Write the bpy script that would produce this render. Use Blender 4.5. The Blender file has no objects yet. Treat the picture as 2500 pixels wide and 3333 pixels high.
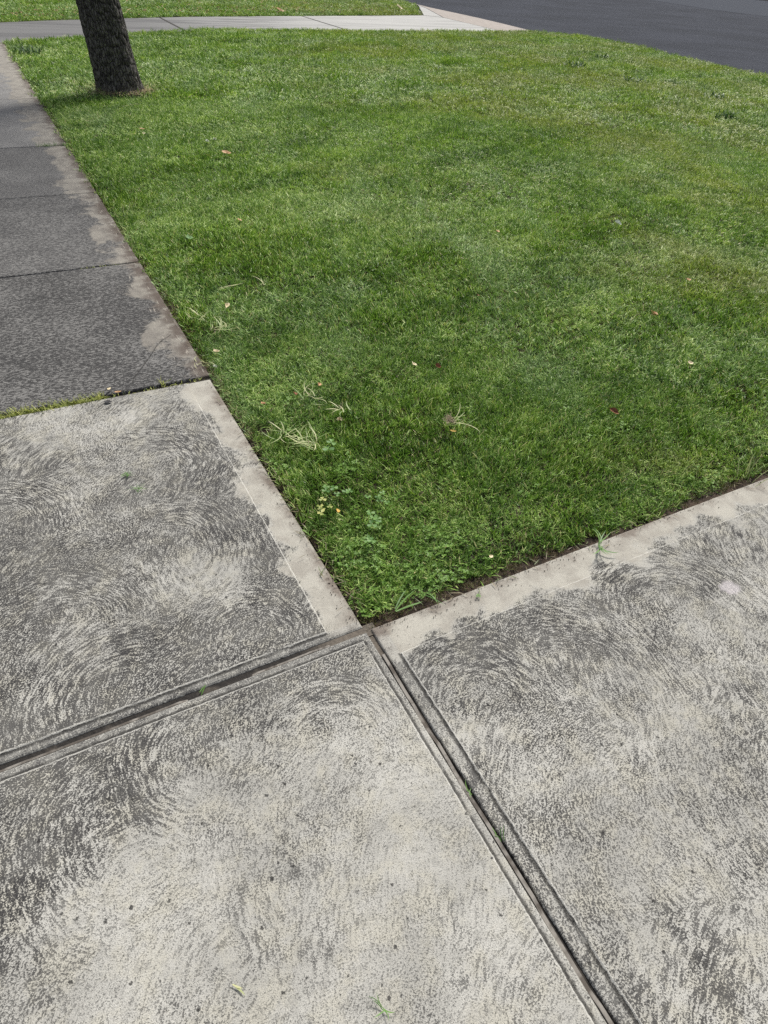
import bpy, bmesh, math, random
import numpy as np
from mathutils import Vector, Matrix, noise as mnoise

random.seed(7)
rng = np.random.default_rng(11)
S = bpy.context.scene
COL = S.collection

# ------------------------------------------------------------------ camera
cam_d = bpy.data.cameras.new("Camera")
cam = bpy.data.objects.new("Camera", cam_d)
COL.objects.link(cam)
RGT = (0.883442156, -0.465098975, 0.056682450)
UPV = (0.270055959, 0.604316321, 0.749580925)
FWD = (0.382883449, 0.646903955, -0.659481263)
cam.matrix_world = Matrix(((RGT[0], UPV[0], -FWD[0], 0.0),
                           (RGT[1], UPV[1], -FWD[1], 0.0),
                           (RGT[2], UPV[2], -FWD[2], 1.5),
                           (0, 0, 0, 1)))
cam_d.sensor_fit = 'VERTICAL'
cam_d.sensor_height = 24.0
cam_d.lens = 24.0 * 2078.58 / 3333.0
cam_d.clip_start = 0.05
cam_d.clip_end = 600
S.camera = cam

# ------------------------------------------------------------------ sky, sun, exposure
w = bpy.data.worlds.new("World")
S.world = w
w.use_nodes = True
SUN_DIR = Vector((0.55, 0.45, 1.0)).normalized()
elev = math.asin(SUN_DIR.z)
sky = w.node_tree.nodes.new('ShaderNodeTexSky')
sky.sky_type = 'NISHITA'
sky.sun_disc = False
sky.sun_elevation = elev
sky.sun_rotation = math.atan2(SUN_DIR.x, SUN_DIR.y)
sky.air_density = 1.0
sky.dust_density = 3.0
sky.ozone_density = 0.6
bg = w.node_tree.nodes['Background']
bg.inputs['Strength'].default_value = 0.082
hs = w.node_tree.nodes.new('ShaderNodeHueSaturation')     # thin overcast: the blue is mostly washed out
hs.inputs['Saturation'].default_value = 0.45
w.node_tree.links.new(sky.outputs['Color'], hs.inputs['Color'])
w.node_tree.links.new(hs.outputs['Color'], bg.inputs['Color'])
sun_d = bpy.data.lights.new("Sun", 'SUN')
sun_d.energy = 2.5
sun_d.angle = math.radians(12)
sun_d.color = (1.0, 0.955, 0.88)
sun = bpy.data.objects.new("Sun", sun_d)
COL.objects.link(sun)
sun.rotation_euler = SUN_DIR.to_track_quat('Z', 'Y').to_euler()
sun.location = SUN_DIR * 20
S.view_settings.view_transform = 'Standard'
S.view_settings.look = 'None'
S.view_settings.gamma = 1.0
S.view_settings.exposure = 0.68
S.cycles.use_denoising = False


# ------------------------------------------------------------------ node helpers
class NT:
    def __init__(self, name):
        self.mat = bpy.data.materials.new(name)
        self.mat.use_nodes = True
        self.t = self.mat.node_tree
        self.b = self.t.nodes['Principled BSDF']
        self.b.inputs['Roughness'].default_value = 0.85
        self.b.inputs['Specular IOR Level'].default_value = 0.25
        self.out = self.t.nodes['Material Output']

    def put(self, sock, v):
        if isinstance(v, bpy.types.NodeSocket):
            self.t.links.new(v, sock)
        elif isinstance(v, (tuple, list)) and sock.type == 'RGBA' and len(v) == 3:
            sock.default_value = (*v, 1)
        else:
            sock.default_value = v

    def m(self, op, a, b=0.0, c=None, clamp=False):
        n = self.t.nodes.new('ShaderNodeMath')
        n.operation = op
        n.use_clamp = clamp
        self.put(n.inputs[0], a)
        self.put(n.inputs[1], b)
        if c is not None:
            self.put(n.inputs[2], c)
        return n.outputs[0]

    def add(self, a, b): return self.m('ADD', a, b)
    def sub(self, a, b): return self.m('SUBTRACT', a, b)
    def mul(self, a, b): return self.m('MULTIPLY', a, b)
    def mx(self, a, b): return self.m('MAXIMUM', a, b)
    def mn(self, a, b): return self.m('MINIMUM', a, b)

    def ss(self, v, lo, hi, o0=0.0, o1=1.0):
        n = self.t.nodes.new('ShaderNodeMapRange')
        n.interpolation_type = 'SMOOTHSTEP'
        self.put(n.inputs[0], v)
        self.put(n.inputs[1], lo)
        self.put(n.inputs[2], hi)
        self.put(n.inputs[3], o0)
        self.put(n.inputs[4], o1)
        return n.outputs[0]

    def xyz(self, x=0.0, y=0.0, z=0.0):
        n = self.t.nodes.new('ShaderNodeCombineXYZ')
        for i, v in enumerate((x, y, z)):
            self.put(n.inputs[i], v)
        return n.outputs[0]

    def sep(self, v):
        n = self.t.nodes.new('ShaderNodeSeparateXYZ')
        self.put(n.inputs[0], v)
        return n.outputs[0], n.outputs[1], n.outputs[2]

    def noise(self, vec, scale=1.0, detail=2.0, rough=0.5, dist=0.0, color=False):
        n = self.t.nodes.new('ShaderNodeTexNoise')
        self.put(n.inputs['Vector'], vec)
        n.inputs['Scale'].default_value = scale
        n.inputs['Detail'].default_value = detail
        n.inputs['Roughness'].default_value = rough
        n.inputs['Distortion'].default_value = dist
        return n.outputs['Color' if color else 'Fac']

    def vor(self, vec, scale, feature='F1', rnd=1.0, dims='3D'):
        n = self.t.nodes.new('ShaderNodeTexVoronoi')
        n.voronoi_dimensions = dims
        n.feature = feature
        self.put(n.inputs['Vector'], vec)
        n.inputs['Scale'].default_value = scale
        n.inputs['Randomness'].default_value = rnd
        return n

    def vm(self, op, a, b=(0, 0, 0)):
        n = self.t.nodes.new('ShaderNodeVectorMath')
        n.operation = op
        self.put(n.inputs[0], a)
        self.put(n.inputs[1], b)
        return n.outputs[0]

    def mix(self, f, a, b, mode='MIX'):
        n = self.t.nodes.new('ShaderNodeMix')
        n.data_type = 'RGBA'
        n.blend_type = mode
        n.clamp_factor = True
        self.put(n.inputs[0], f)
        self.put(n.inputs[6], a)
        self.put(n.inputs[7], b)
        return n.outputs[2]

    def pos(self):
        return self.t.nodes.new('ShaderNodeNewGeometry').outputs['Position']

    def obj(self):
        return self.t.nodes.new('ShaderNodeTexCoord').outputs['Object']

    def bump(self, h, strength=0.4, dist=0.003):
        n = self.t.nodes.new('ShaderNodeBump')
        n.inputs['Strength'].default_value = strength
        n.inputs['Distance'].default_value = dist
        self.put(n.inputs['Height'], h)
        self.put(self.b.inputs['Normal'], n.outputs[0])

    def color(self, c):
        self.put(self.b.inputs['Base Color'], c)


LIGHT = (0.425, 0.418, 0.386)
DARK = (0.037, 0.036, 0.036)


def swirl(N, x, y, seed=0.0, cell=0.34, off=(0.33, -0.20)):
    """broom streaks running on arcs about scattered centres (swirl-finished concrete)"""
    p = N.xyz(N.add(x, seed * 3.1), N.add(y, seed * 1.7), 0.0)
    wob = N.vm('MULTIPLY', N.vm('SUBTRACT', N.noise(p, 3.0, 2, color=True), (0.5, 0.5, 0.5)), (0.09, 0.09, 0))
    q = N.vm('ADD', p, wob)
    v = N.vor(q, 1.0 / cell, dims='2D')
    d = N.vm('SUBTRACT', q, N.vm('ADD', v.outputs['Position'], (off[0], off[1], 0)))
    dx, dy, _ = N.sep(d)
    r = N.m('SQRT', N.add(N.mul(dx, dx), N.mul(dy, dy)))
    th = N.m('ARCTAN2', dy, N.mul(dx, -1.0))
    cid, _, _ = N.sep(v.outputs['Color'])
    sv = N.xyz(N.mul(r, 215.0), N.mul(N.mul(th, r), 75.0), N.mul(cid, 37.0))
    a0 = N.noise(sv, 1.0, 2.0, 0.6)
    a1 = N.noise(N.xyz(N.mul(r, 135.0), N.mul(N.mul(th, r), 32.0), N.mul(cid, 37.0)), 1.0, 2.0, 0.55)
    msk = N.ss(N.noise(N.vm('ADD', p, (31, 7, 0)), 3.2, 2.0), 0.44, 0.62)
    a = N.add(N.mul(a1, msk), N.mul(a0, N.sub(1.0, msk)))
    b = N.noise(p, 410.0, 2.0, 0.65)
    c = N.noise(p, 245.0, 3.0, 0.65)
    return a, b, c, p


def concrete(name, cov, margins=(), strips=(), lines=(), seed=0.0, light=LIGHT, dark=DARK, dirt=(), blob=None, arcs=()):
    """cov(N,x,y) -> how much of the surface the dark lichen takes.
    margins: (axis, at, sign) smooth trowelled band beside the lawn; strips: the same beside a joint
    lines: (axis, at, lo, hi, width, side of lichen and painted step shade); dirt: (axis, at, sign, reach) brown soil beside the lawn
    arcs: (x, y, reach) centres of clear broom sweeps"""
    N = NT(name)
    o = N.pos()
    x, y, z = N.sep(o)
    a, b, c, p = swirl(N, x, y, seed)
    for k, (ax_, ay_, reach, face) in enumerate(arcs):
        q = N.vm('ADD', o, N.vm('MULTIPLY', N.vm('SUBTRACT', N.noise(p, 4.0, 2, color=True), (0.5, 0.5, 0.5)), (0.05, 0.05, 0)))
        qx, qy, _ = N.sep(q)
        dx = N.sub(qx, ax_); dy = N.sub(qy, ay_)
        rr = N.m('SQRT', N.add(N.mul(dx, dx), N.mul(dy, dy)))
        th_ = N.m('ARCTAN2', dy, N.mul(dx, -1.0 if k % 2 == 0 else 1.0))
        an = N.noise(N.xyz(N.mul(rr, 150.0), N.mul(N.mul(th_, rr), 34.0), k * 5.3), 1.0, 2.0, 0.55)
        mk = N.mul(N.ss(rr, reach * 0.75, reach, 1.0, 0.0), N.ss(rr, reach * 0.2, reach * 0.45))
        half = N.m('COSINE', N.sub(N.m('ARCTAN2', dy, dx), math.radians(face)))
        mk = N.mul(N.mul(mk, 0.60), N.ss(N.add(half, N.mul(N.sub(N.noise(p, 7.0, 2.0), 0.5), 0.8)), -0.05, 0.55))
        a = N.add(N.mul(a, N.sub(1.0, mk)), N.mul(N.add(N.mul(N.sub(an, 0.5), 1.6), 0.5), mk))
    mval = N.add(N.add(N.mul(a, 0.34), N.mul(b, 0.20)), N.mul(c, 0.46))
    big = N.noise(p, 2.3, 3.0, 0.55)
    med = N.noise(p, 9.0, 4.0, 0.6)
    cv = N.add(cov(N, x, y), N.add(N.mul(N.sub(big, 0.5), 0.70), N.mul(N.sub(med, 0.5), 0.85)))
    em = es = 0.0
    w1 = N.noise(p, 4.2, 4.0, 0.62)
    wobble = N.mx(N.mul(N.sub(w1, 0.50), 0.46), -0.045)
    for ax, at, sg in margins:
        q = N.mul(N.sub(x if ax == 'x' else y, at), sg)
        mm = N.ss(N.add(N.sub(q, wobble), N.mul(N.sub(c, 0.5), 0.04)), -0.020, 0.040)
        em = N.mx(em, mm)
    for ax, at, sg in strips:
        q = N.mul(N.sub(x if ax == 'x' else y, at), sg)
        es = N.mx(es, N.ss(q, -0.002, 0.003))
    cv = N.mx(N.mn(cv, 0.64), 0.0)
    cv = N.sub(cv, N.mul(em, 0.85))
    th = N.add(0.5, N.mul(N.sub(0.5, cv), 0.155))
    soft = N.ss(cv, 0.10, 0.50, 0.052, 0.030)
    lich = N.ss(N.m('DIVIDE', N.sub(mval, th), soft), -1.0, 1.15)
    # fine pits everywhere
    pit = N.ss(N.add(N.mul(b, 0.6), N.mul(N.noise(p, 260.0, 2.0, 0.6), 0.4)), N.sub(0.575, N.mul(N.sub(tone_ := N.noise(p, 3.1, 4.0, 0.6), 0.5), 0.18)), 0.645)
    sp = N.vor(N.vm('ADD', p, N.vm('MULTIPLY', N.vm('SUBTRACT', N.noise(p, 170.0, 2.0, color=True), (.5, .5, .5)), (0.012, 0.012, 0))), 40.0, dims='2D')
    pr, pg, pb = N.sep(sp.outputs['Color'])
    rad = N.mul(N.m('POWER', pr, 4.0), 0.0042 * 40)
    spot = N.mul(N.ss(N.sub(sp.outputs['Distance'], rad), -0.04, 0.04, 1.0, 0.0), N.ss(pg, 0.55, 0.65))
    spot = N.mul(N.mul(spot, 0.85), N.sub(1.0, N.mul(em, 0.7)))
    gr = N.noise(p, 420.0, 1.0)
    base = N.mix(N.ss(tone_, 0.34, 0.66), tuple(v * 0.80 for v in light), tuple(v * 1.10 for v in light))
    warm = N.noise(N.vm('ADD', p, (7, 3, 0)), 13.0, 4.0, 0.65)
    base = N.mix(N.ss(warm, 0.42, 0.66, 0, 0.6), base, (light[0] * 1.03, light[1] * 1.0, light[2] * 0.90))
    base = N.mix(N.ss(N.noise(N.vm('ADD', p, (1, 9, 0)), 28.0, 4.0, 0.7), 0.50, 0.68, 0, 0.42), base, tuple(v * 0.55 for v in light))
    base = N.mix(N.ss(gr, 0.5, 0.7, 0, 0.40), base, tuple(v * 0.40 for v in light))
    smooth = N.mix(N.ss(N.noise(p, 10.0, 5.0, 0.65), 0.38, 0.64), (light[0] * 1.0, light[1] * 0.975, light[2] * 0.925),
                   (light[0] * 0.76, light[1] * 0.725, light[2] * 0.685))
    smooth = N.mix(N.ss(gr, 0.48, 0.7, 0, 0.4), smooth, tuple(v * 0.4 for v in light))
    base = N.mix(em, base, smooth)
    dk = N.mix(N.ss(b, 0.35, 0.65), tuple(v * 0.62 for v in dark), tuple(v * 1.7 for v in dark))
    lop = N.ss(N.noise(N.vm('ADD', p, (17, 2, 0)), 6.0, 3.0, 0.6), 0.35, 0.65, 0.84, 1.0)
    colr = N.mix(N.mul(pit, N.sub(0.68, N.mul(em, 0.35))), base, tuple(v * 1.6 for v in dark))
    colr = N.mix(N.mul(N.mul(lich, lop), N.ss(cv, 0.05, 0.50, 0.50, 1.0)), colr, dk)
    # grimy joint strips
    sg_ = N.noise(p, 34.0, 4.0, 0.7)
    scol = N.mix(N.ss(N.add(N.mul(c, 0.5), N.mul(sg_, 0.5)), 0.47, 0.60), tuple(v * 0.90 for v in light), tuple(v * 2.4 for v in dark))
    colr = N.mix(N.mul(es, N.ss(y, 0.35, 0.95, 0.15, 0.50)), colr, scol)
    colr = N.mix(spot, colr, tuple(v * 0.75 for v in dark))
    for ax, at, sg, reach in dirt:
        q = N.mul(N.sub(x if ax == 'x' else y, at), sg)
        dn = N.noise(p, 5.5, 5.0, 0.68)
        dd = N.mul(N.ss(N.add(q, N.mul(N.sub(dn, 0.5), 0.20)), -reach, 0.0), N.ss(dn, 0.36, 0.60))
        colr = N.mix(N.mul(dd, 0.72), colr, (0.125, 0.096, 0.078))
    for ax, at, lo, hi, wd, dside in lines:
        u, v = (x, y) if ax == 'x' else (y, x)
        jog = N.add(N.mul(N.sub(N.noise(p, 60.0, 2.0), 0.5), 0.007), N.mul(N.sub(N.noise(p, 8.0, 2.0), 0.5), 0.006))
        q = N.add(N.sub(u, at), jog)
        rng_ = N.mul(N.ss(v, lo - 0.003, lo + 0.003), N.ss(v, hi - 0.003, hi + 0.003, 1.0, 0.0))
        pat = N.ss(N.noise(p, 18.0, 2.0), 0.30, 0.46)
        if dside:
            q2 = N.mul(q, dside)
            sh = N.mul(N.mul(N.ss(q2, -0.001, 0.001), N.ss(q2, 0.005, 0.012, 1.0, 0.0)), rng_)  # dark band beside the score: gathered lichen plus step shade painted in
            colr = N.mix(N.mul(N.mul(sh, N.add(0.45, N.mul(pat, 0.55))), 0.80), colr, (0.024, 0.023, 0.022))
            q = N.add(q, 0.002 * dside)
        ln = N.mul(N.ss(N.m('ABSOLUTE', q), wd * 0.4, wd * 0.9, 1.0, 0.0), rng_)
        colr = N.mix(N.mul(N.mul(ln, pat), 0.8), colr, tuple(v_ * 1.2 for v_ in light))
    if blob:
        bx, by, br = blob
        dx = N.sub(x, bx); dy = N.sub(y, by)
        dd = N.m('SQRT', N.add(N.mul(dx, dx), N.mul(N.mul(dy, dy), 1.6)))
        bm_ = N.ss(N.add(dd, N.mul(N.sub(N.noise(p, 40.0, 3.0), 0.5), 0.045)), br * 0.5, br, 1.0, 0.0)
        colr = N.mix(N.mul(bm_, 0.8), colr, (0.50, 0.47, 0.48))
    N.color(colr)
    N.bump(N.sub(N.add(N.mul(a, 0.6), N.mul(gr, 0.4)), N.mul(lich, 0.35)), 0.9, 0.004)
    N.b.inputs['Roughness'].default_value = 0.9
    return N.mat


# ------------------------------------------------------------------ object helpers
def link(name, me, mats, parent=None):
    o = bpy.data.objects.new(name, me)
    COL.objects.link(o)
    for mt in (mats if isinstance(mats, (list, tuple)) else [mats]):
        me.materials.append(mt)
    if parent:
        o.parent = parent
    return o


def mesh(name, verts, faces, smooth=False):
    me = bpy.data.meshes.new(name)
    me.from_pydata([tuple(map(float, v)) for v in verts], [], [tuple(f) for f in faces])
    me.update()
    if smooth:
        me.polygons.foreach_set('use_smooth', [True] * len(me.polygons))
    return me


def struct(o, label=None):
    o['kind'] = 'structure'
    if label:
        o['label'] = label
    return o


def stuff(o, label, cat):
    o['kind'] = 'stuff'
    o['label'] = label
    o['category'] = cat
    return o


def tag(o, label, cat, group=None):
    o['label'] = label
    o['category'] = cat
    if group:
        o['group'] = group
    return o


def sheet(name, poly, z, mat, thick=0.0):
    bm = bmesh.new()
    vs = [bm.verts.new((p[0], p[1], p[2] if len(p) > 2 else z)) for p in poly]
    f = bm.faces.new(vs)
    if f.normal.z < 0:
        f.normal_flip()
    if thick:
        r = bmesh.ops.extrude_face_region(bm, geom=[f])
        bmesh.ops.translate(bm, vec=(0, 0, -thick), verts=[e for e in r['geom'] if isinstance(e, bmesh.types.BMVert)])
        bmesh.ops.recalc_face_normals(bm, faces=bm.faces)
    bmesh.ops.triangulate(bm, faces=bm.faces)
    me = bpy.data.meshes.new(name)
    bm.to_mesh(me)
    bm.free()
    return link(name, me, mat)


def slab(name, x0, x1, y0, y1, mat, scores=(), rad=0.010, rise=0.003, depth=0.11, wavy=0.0015):
    """cast slab: rounded arris, trowelled strips a few mm below the swirled field"""
    def ticks(a, b, ax):
        t = {a, b, a + rad * .15, a + rad * .45, a + rad, b - rad * .15, b - rad * .45, b - rad}
        for s_ in scores:
            if s_[0] == ax:
                t |= {s_[1] - 0.0018, s_[1] + 0.0018}
        n = max(2, int((b - a) / 0.05)) if (b - a) < 3 else 60
        t |= set(np.linspace(a + rad * 1.4, b - rad * 1.4, n))
        return sorted(t)
    X, Y = ticks(x0, x1, 'x'), ticks(y0, y1, 'y')
    V, F = [], []

    def zz(x, y):
        h = rise
        for ax, at, sg in scores:
            if ((x if ax == 'x' else y) - at) * sg > 0:
                h = 0.0
        d = min(x - x0, x1 - x, y - y0, y1 - y)
        if d < rad:
            h -= rad - math.sqrt(max(0, rad * rad - (rad - d) ** 2))
        return h + wavy * mnoise.noise(Vector((x * 2.1, y * 2.1, 3.3)))
    ny = len(Y)
    for x in X:
        for y in Y:
            jx = 0.0022 * mnoise.noise(Vector((x * 9, y * 23, 1))) if x in (x0, x1) else 0
            jy = 0.0022 * mnoise.noise(Vector((x * 23, y * 9, 5))) if y in (y0, y1) else 0
            V.append((x + jx, y + jy, zz(x, y)))
    for i in range(len(X) - 1):
        for j in range(ny - 1):
            F.append((i * ny + j, (i + 1) * ny + j, (i + 1) * ny + j + 1, i * ny + j + 1))
    rim = [i * ny for i in range(len(X))] + [(len(X) - 1) * ny + j for j in range(1, ny)] + \
          [i * ny + ny - 1 for i in range(len(X) - 2, -1, -1)] + [j for j in range(ny - 2, 0, -1)]
    b0 = len(V)
    for r in rim:
        V.append((V[r][0], V[r][1], -depth))
    n = len(rim)
    for k in range(n):
        F.append((rim[k], b0 + k, b0 + (k + 1) % n, rim[(k + 1) % n]))
    return struct(link(name, mesh(name, V, F), mat))


# ------------------------------------------------------------------ plan of the place (metres)
XE = 0.582            # path edge beside the lawn
YE = 1.032            # driveway edge beside the lawn
LAWN = [(0.588, 1.045), (14.4, 1.045), (14.35, 6.0), (14.42, 10.24), (14.52, 11.08), (14.78, 12.14), (14.96, 13.22),
        (15.28, 14.55), (15.52, 15.99), (15.45, 17.0), (14.97, 17.70), (14.42, 18.02), (12.97, 17.95), (10.73, 17.55),
        (8.87, 17.4), (7.21, 17.3), (6.03, 17.15), (4.81, 17.05), (3.91, 16.6), (2.79, 15.9), (1.58, 15.15), (0.588, 14.4)]
DRIVE = [(0.585, 14.46), (1.58, 15.05), (2.79, 15.8), (3.91, 16.45), (4.81, 16.9), (6.03, 17.0), (7.21, 17.15), (8.87, 17.25),
         (10.73, 17.4), (13.25, 17.9), (13.69, 21.78), (15.28, 25.56), (15.70, 26.83), (13.32, 22.35), (11.56, 21.78), (8.68, 20.91),
         (4.93, 19.69), (3.34, 18.93), (1.64, 18.08), (0.74, 17.53), (-4.5, 15.7), (-4.5, 13.2), (-0.92, 14.46)]

# ------------------------------------------------------------------ ground, soil, road
N = NT('turf_ground')
o_ = N.pos()
N.color(N.mix(N.ss(N.noise(o_, 6.0, 4.0), 0.4, 0.6), (0.030, 0.042, 0.012), (0.055, 0.060, 0.022)))
M_ground = N.mat
struct(sheet('ground', [(-120, -80), (160, -80), (160, 200), (-120, 200)], -0.17, M_ground))

N = NT('soil')
o_ = N.pos()
f1 = N.noise(o_, 38.0, 4.0, 0.65)
f2 = N.noise(o_, 160.0, 3.0, 0.6)
N.color(N.mix(N.ss(f1, 0.38, 0.64), (0.020, 0.014, 0.010), N.mix(f2, (0.05, 0.034, 0.024), (0.10, 0.072, 0.052))))
N.bump(N.add(f1, N.mul(f2, 0.4)), 1.0, 0.012)
M_soil = N.mat

N = NT('asphalt')
o_ = N.pos()
g1 = N.noise(o_, 130.0, 2.0, 0.7)
g2 = N.noise(o_, 0.35, 4.0, 0.6)
g3 = N.noise(o_, 38.0, 2.0, 0.6)
cA = N.mix(N.ss(g1, 0.35, 0.68), (0.020, 0.022, 0.027), (0.074, 0.080, 0.095))
cA = N.mix(N.ss(g3, 0.60, 0.72, 0, 0.55), cA, (0.10, 0.105, 0.125))
cA = N.mix(N.ss(g2, 0.35, 0.65), cA, N.mix(1.0, cA, (1.22, 1.22, 1.24), 'MULTIPLY'))
N.color(cA)
N.bump(N.add(g1, g3), 0.7, 0.008)
N.b.inputs['Specular IOR Level'].default_value = 0.04
N.b.inputs['Roughness'].default_value = 1.0
M_asph = N.mat
N = NT('worn_asphalt')
o_ = N.pos()
g1 = N.noise(o_, 60.0, 3.0, 0.7)
N.color(N.mix(N.ss(g1, 0.35, 0.68), (0.045, 0.05, 0.062), (0.08, 0.088, 0.105)))
N.b.inputs['Specular IOR Level'].default_value = 0.04
N.b.inputs['Roughness'].default_value = 1.0
M_asph2 = N.mat
struct(sheet('road', [(14.55, -60), (75, -60), (75, 160), (16.9, 160), (16.9, 30.0), (16.50, 27.33), (16.19, 24.04), (15.33, 19.3),
                      (15.2, 17.0), (15.5, 16.0), (15.2, 14.5), (14.8, 12.2), (14.55, 11.0)], -0.10, M_asph))
struct(sheet('road', [(41.5, -60), (75, -60), (75, 160), (62, 160), (44.3, 43.0), (41.2, 35.0), (40.6, 29.7), (41.0, 10)], -0.094, M_asph2, 0.05))

# kerbs
N = NT('kerb_concrete')
o_ = N.pos()
k1 = N.noise(o_, 6.0, 4.0, 0.6); k2 = N.noise(o_, 120.0, 2.0, 0.7)
ck = N.mix(N.ss(k1, 0.35, 0.65), (0.28, 0.25, 0.225), (0.36, 0.325, 0.295))
N.color(N.mix(N.ss(k2, 0.45, 0.7, 0, 0.5), ck, (0.20, 0.17, 0.15)))
N.bump(k2, 0.5, 0.004)
M_kerb = N.mat


def ribbon(name, A, B, mat, za, zb, base=-0.16):
    V, F = [], []
    for (a, b) in zip(A, B):
        V += [(a[0], a[1], za), (b[0], b[1], zb), (b[0], b[1], base), (a[0], a[1], base)]
    for i in range(len(A) - 1):
        p, q = 4 * i, 4 * i + 4
        F += [(p, p + 1, q + 1, q), (p + 1, p + 2, q + 2, q + 1), (p + 3, p, q, q + 3)]
    F += [(0, 3, 2, 1), (4 * len(A) - 4, 4 * len(A) - 3, 4 * len(A) - 2, 4 * len(A) - 1)]
    bm = bmesh.new(); me = mesh(name, V, F); bm.from_mesh(me)
    bmesh.ops.recalc_face_normals(bm, faces=bm.faces); bm.to_mesh(me); bm.free()
    return struct(link(name, me, mat))


ribbon('kerb', [(13.29, 17.95), (13.45, 19.6), (13.72, 21.78), (14.4, 23.4), (15.31, 25.56), (15.72, 26.80)],
       [(14.98, 17.75), (15.36, 19.30), (15.82, 21.6), (16.10, 23.3), (16.42, 26.0), (16.54, 27.33)], M_kerb, 0.002, -0.085)
ribbon('kerb', [(14.43, -40), (14.43, 1.2), (14.40, 6.0), (14.46, 10.24), (14.56, 11.08), (14.82, 12.14), (15.0, 13.22), (15.32, 14.55), (15.56, 15.99),
                (15.49, 17.05), (15.03, 17.72)],
       [(14.70, -40), (14.70, 1.2), (14.66, 6.0), (14.72, 10.24), (14.80, 11.0), (15.06, 12.1), (15.24, 13.2), (15.54, 14.5), (15.78, 16.0),
        (15.70, 17.12), (15.12, 17.80)], M_kerb, -0.03, -0.075)
ribbon('kerb', [(15.74, 26.86), (16.6, 30.5), (17.2, 60), (17.2, 150)], [(16.56, 27.4), (17.0, 30.4), (17.6, 60), (17.6, 150)], M_kerb, 0.0, -0.08)
ribbon('kerb', [(69.5, 20), (69.9, 52.4), (70.5, 90)], [(71.0, 20), (71.4, 52.4), (72, 90)], M_kerb, 0.02, 0.05)

# soil bed of the lawn
struct(sheet('soil', [(0.585, 1.036)] + [(14.43, 1.036)] + LAWN[2:-1] + [(0.585, 14.44)], -0.020, M_soil))
struct(sheet('soil', [(-40, 16), (-4.5, 15.75), (0.74, 17.6), (1.64, 18.12), (3.34, 18.98), (4.93, 19.73), (8.68, 20.95), (11.56, 21.82),
                      (13.32, 22.38), (15.62, 26.85), (16.6, 30.5), (17.2, 60), (17.2, 150), (-40, 150)], -0.016, M_soil))
struct(sheet('soil', [(-8, -5), (-0.94, -5), (-0.94, 14.4), (-4.4, 13.15), (-8, 13)], -0.016, M_soil))

# ------------------------------------------------------------------ concrete slabs
def cov_left(N, x, y):
    c = N.add(0.57, N.mul(N.ss(x, 0.22, 0.45), 0.14))
    c = N.add(c, N.mul(N.ss(x, -0.1, -0.4), 0.10))
    c = N.sub(c, N.mul(N.ss(y, 2.15, 2.40), 0.30))
    dx = N.sub(x, 0.22); dy = N.sub(y, 1.42)
    hole = N.ss(N.m('SQRT', N.add(N.mul(dx, dx), N.mul(dy, dy))), 0.02, 0.22, 0.34, 0.0)
    return N.sub(c, hole)


def cov_bottom(N, x, y):
    u = N.sub(y, N.mul(x, 0.55))
    c = N.add(0.19, N.mul(N.ss(u, 0.60, 1.0), 0.42))
    return N.add(c, N.mul(N.mul(N.ss(y, 0.66, 0.95), N.ss(x, 0.05, 0.40)), 0.26))


def cov_right(N, x, y):
    c = N.add(0.36, N.mul(N.mul(N.ss(y, 0.45, 0.80), N.ss(x, 2.2, 1.2)), 0.20))
    return c


E0 = -0.915
M_left = concrete('swirl_concrete_path', cov_left, margins=[('x', 0.469, 1)], strips=[('y', 1.068, -1)],
                  lines=[('x', 0.469, 1.066, 2.42, 0.0030, 0), ('y', 1.068, -2, 0.470, 0.0034, -1)], seed=1.0,
                  dirt=[('x', XE, 1, 0.06)], arcs=[(-0.22, 1.36, 0.34, 70), (0.16, 2.05, 0.36, 20), (0.12, 1.58, 0.34, 10), (0.26, 1.15, 0.22, 40), (-0.35, 1.9, .34, 60), (-.1, 1.1, .3, 130)])
M_bot = concrete('swirl_concrete_crossing', cov_bottom, strips=[('x', 0.552, 1), ('y', 0.995, 1)],
                 lines=[('x', 0.552, -2, 0.997, 0.0026, 1), ('y', 0.995, -2, 0.553, 0.0030, 1)], seed=2.0,
                 arcs=[(-0.10, 0.76, 0.36, 160), (0.06, 0.86, 0.28, 165), (0.36, 0.74, 0.24, 80)])
M_right = concrete('swirl_concrete_drive', cov_right, margins=[('y', 0.913, 1)], strips=[('x', 0.631, -1)],
                   lines=[('x', 0.631, -2, 0.915, 0.0030, -1), ('y', 0.913, 0.629, 20, 0.0030, 0)], seed=3.4,
                   dirt=[('y', YE, 1, 0.06)], blob=(1.731, 0.677, 0.045), arcs=[(1.02, 0.60, 0.38, 30), (0.74, 0.66, 0.3, 80), (1.5, .65, .36, 50)])
slab('path', E0, XE - 0.006, 1.043, 2.606, M_left, scores=[('x', 0.469, 1), ('y', 1.068, -1)], rad=0.012)
slab('driveway', E0, 0.5765, -2.4, 1.0225, M_bot, scores=[('x', 0.552, 1), ('y', 0.995, 1)], rad=0.006)
slab('driveway', 0.5935, 14.42, -2.4, YE - 0.004, M_right, scores=[('x', 0.631, -1), ('y', 0.913, 1)], rad=0.007)


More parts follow.
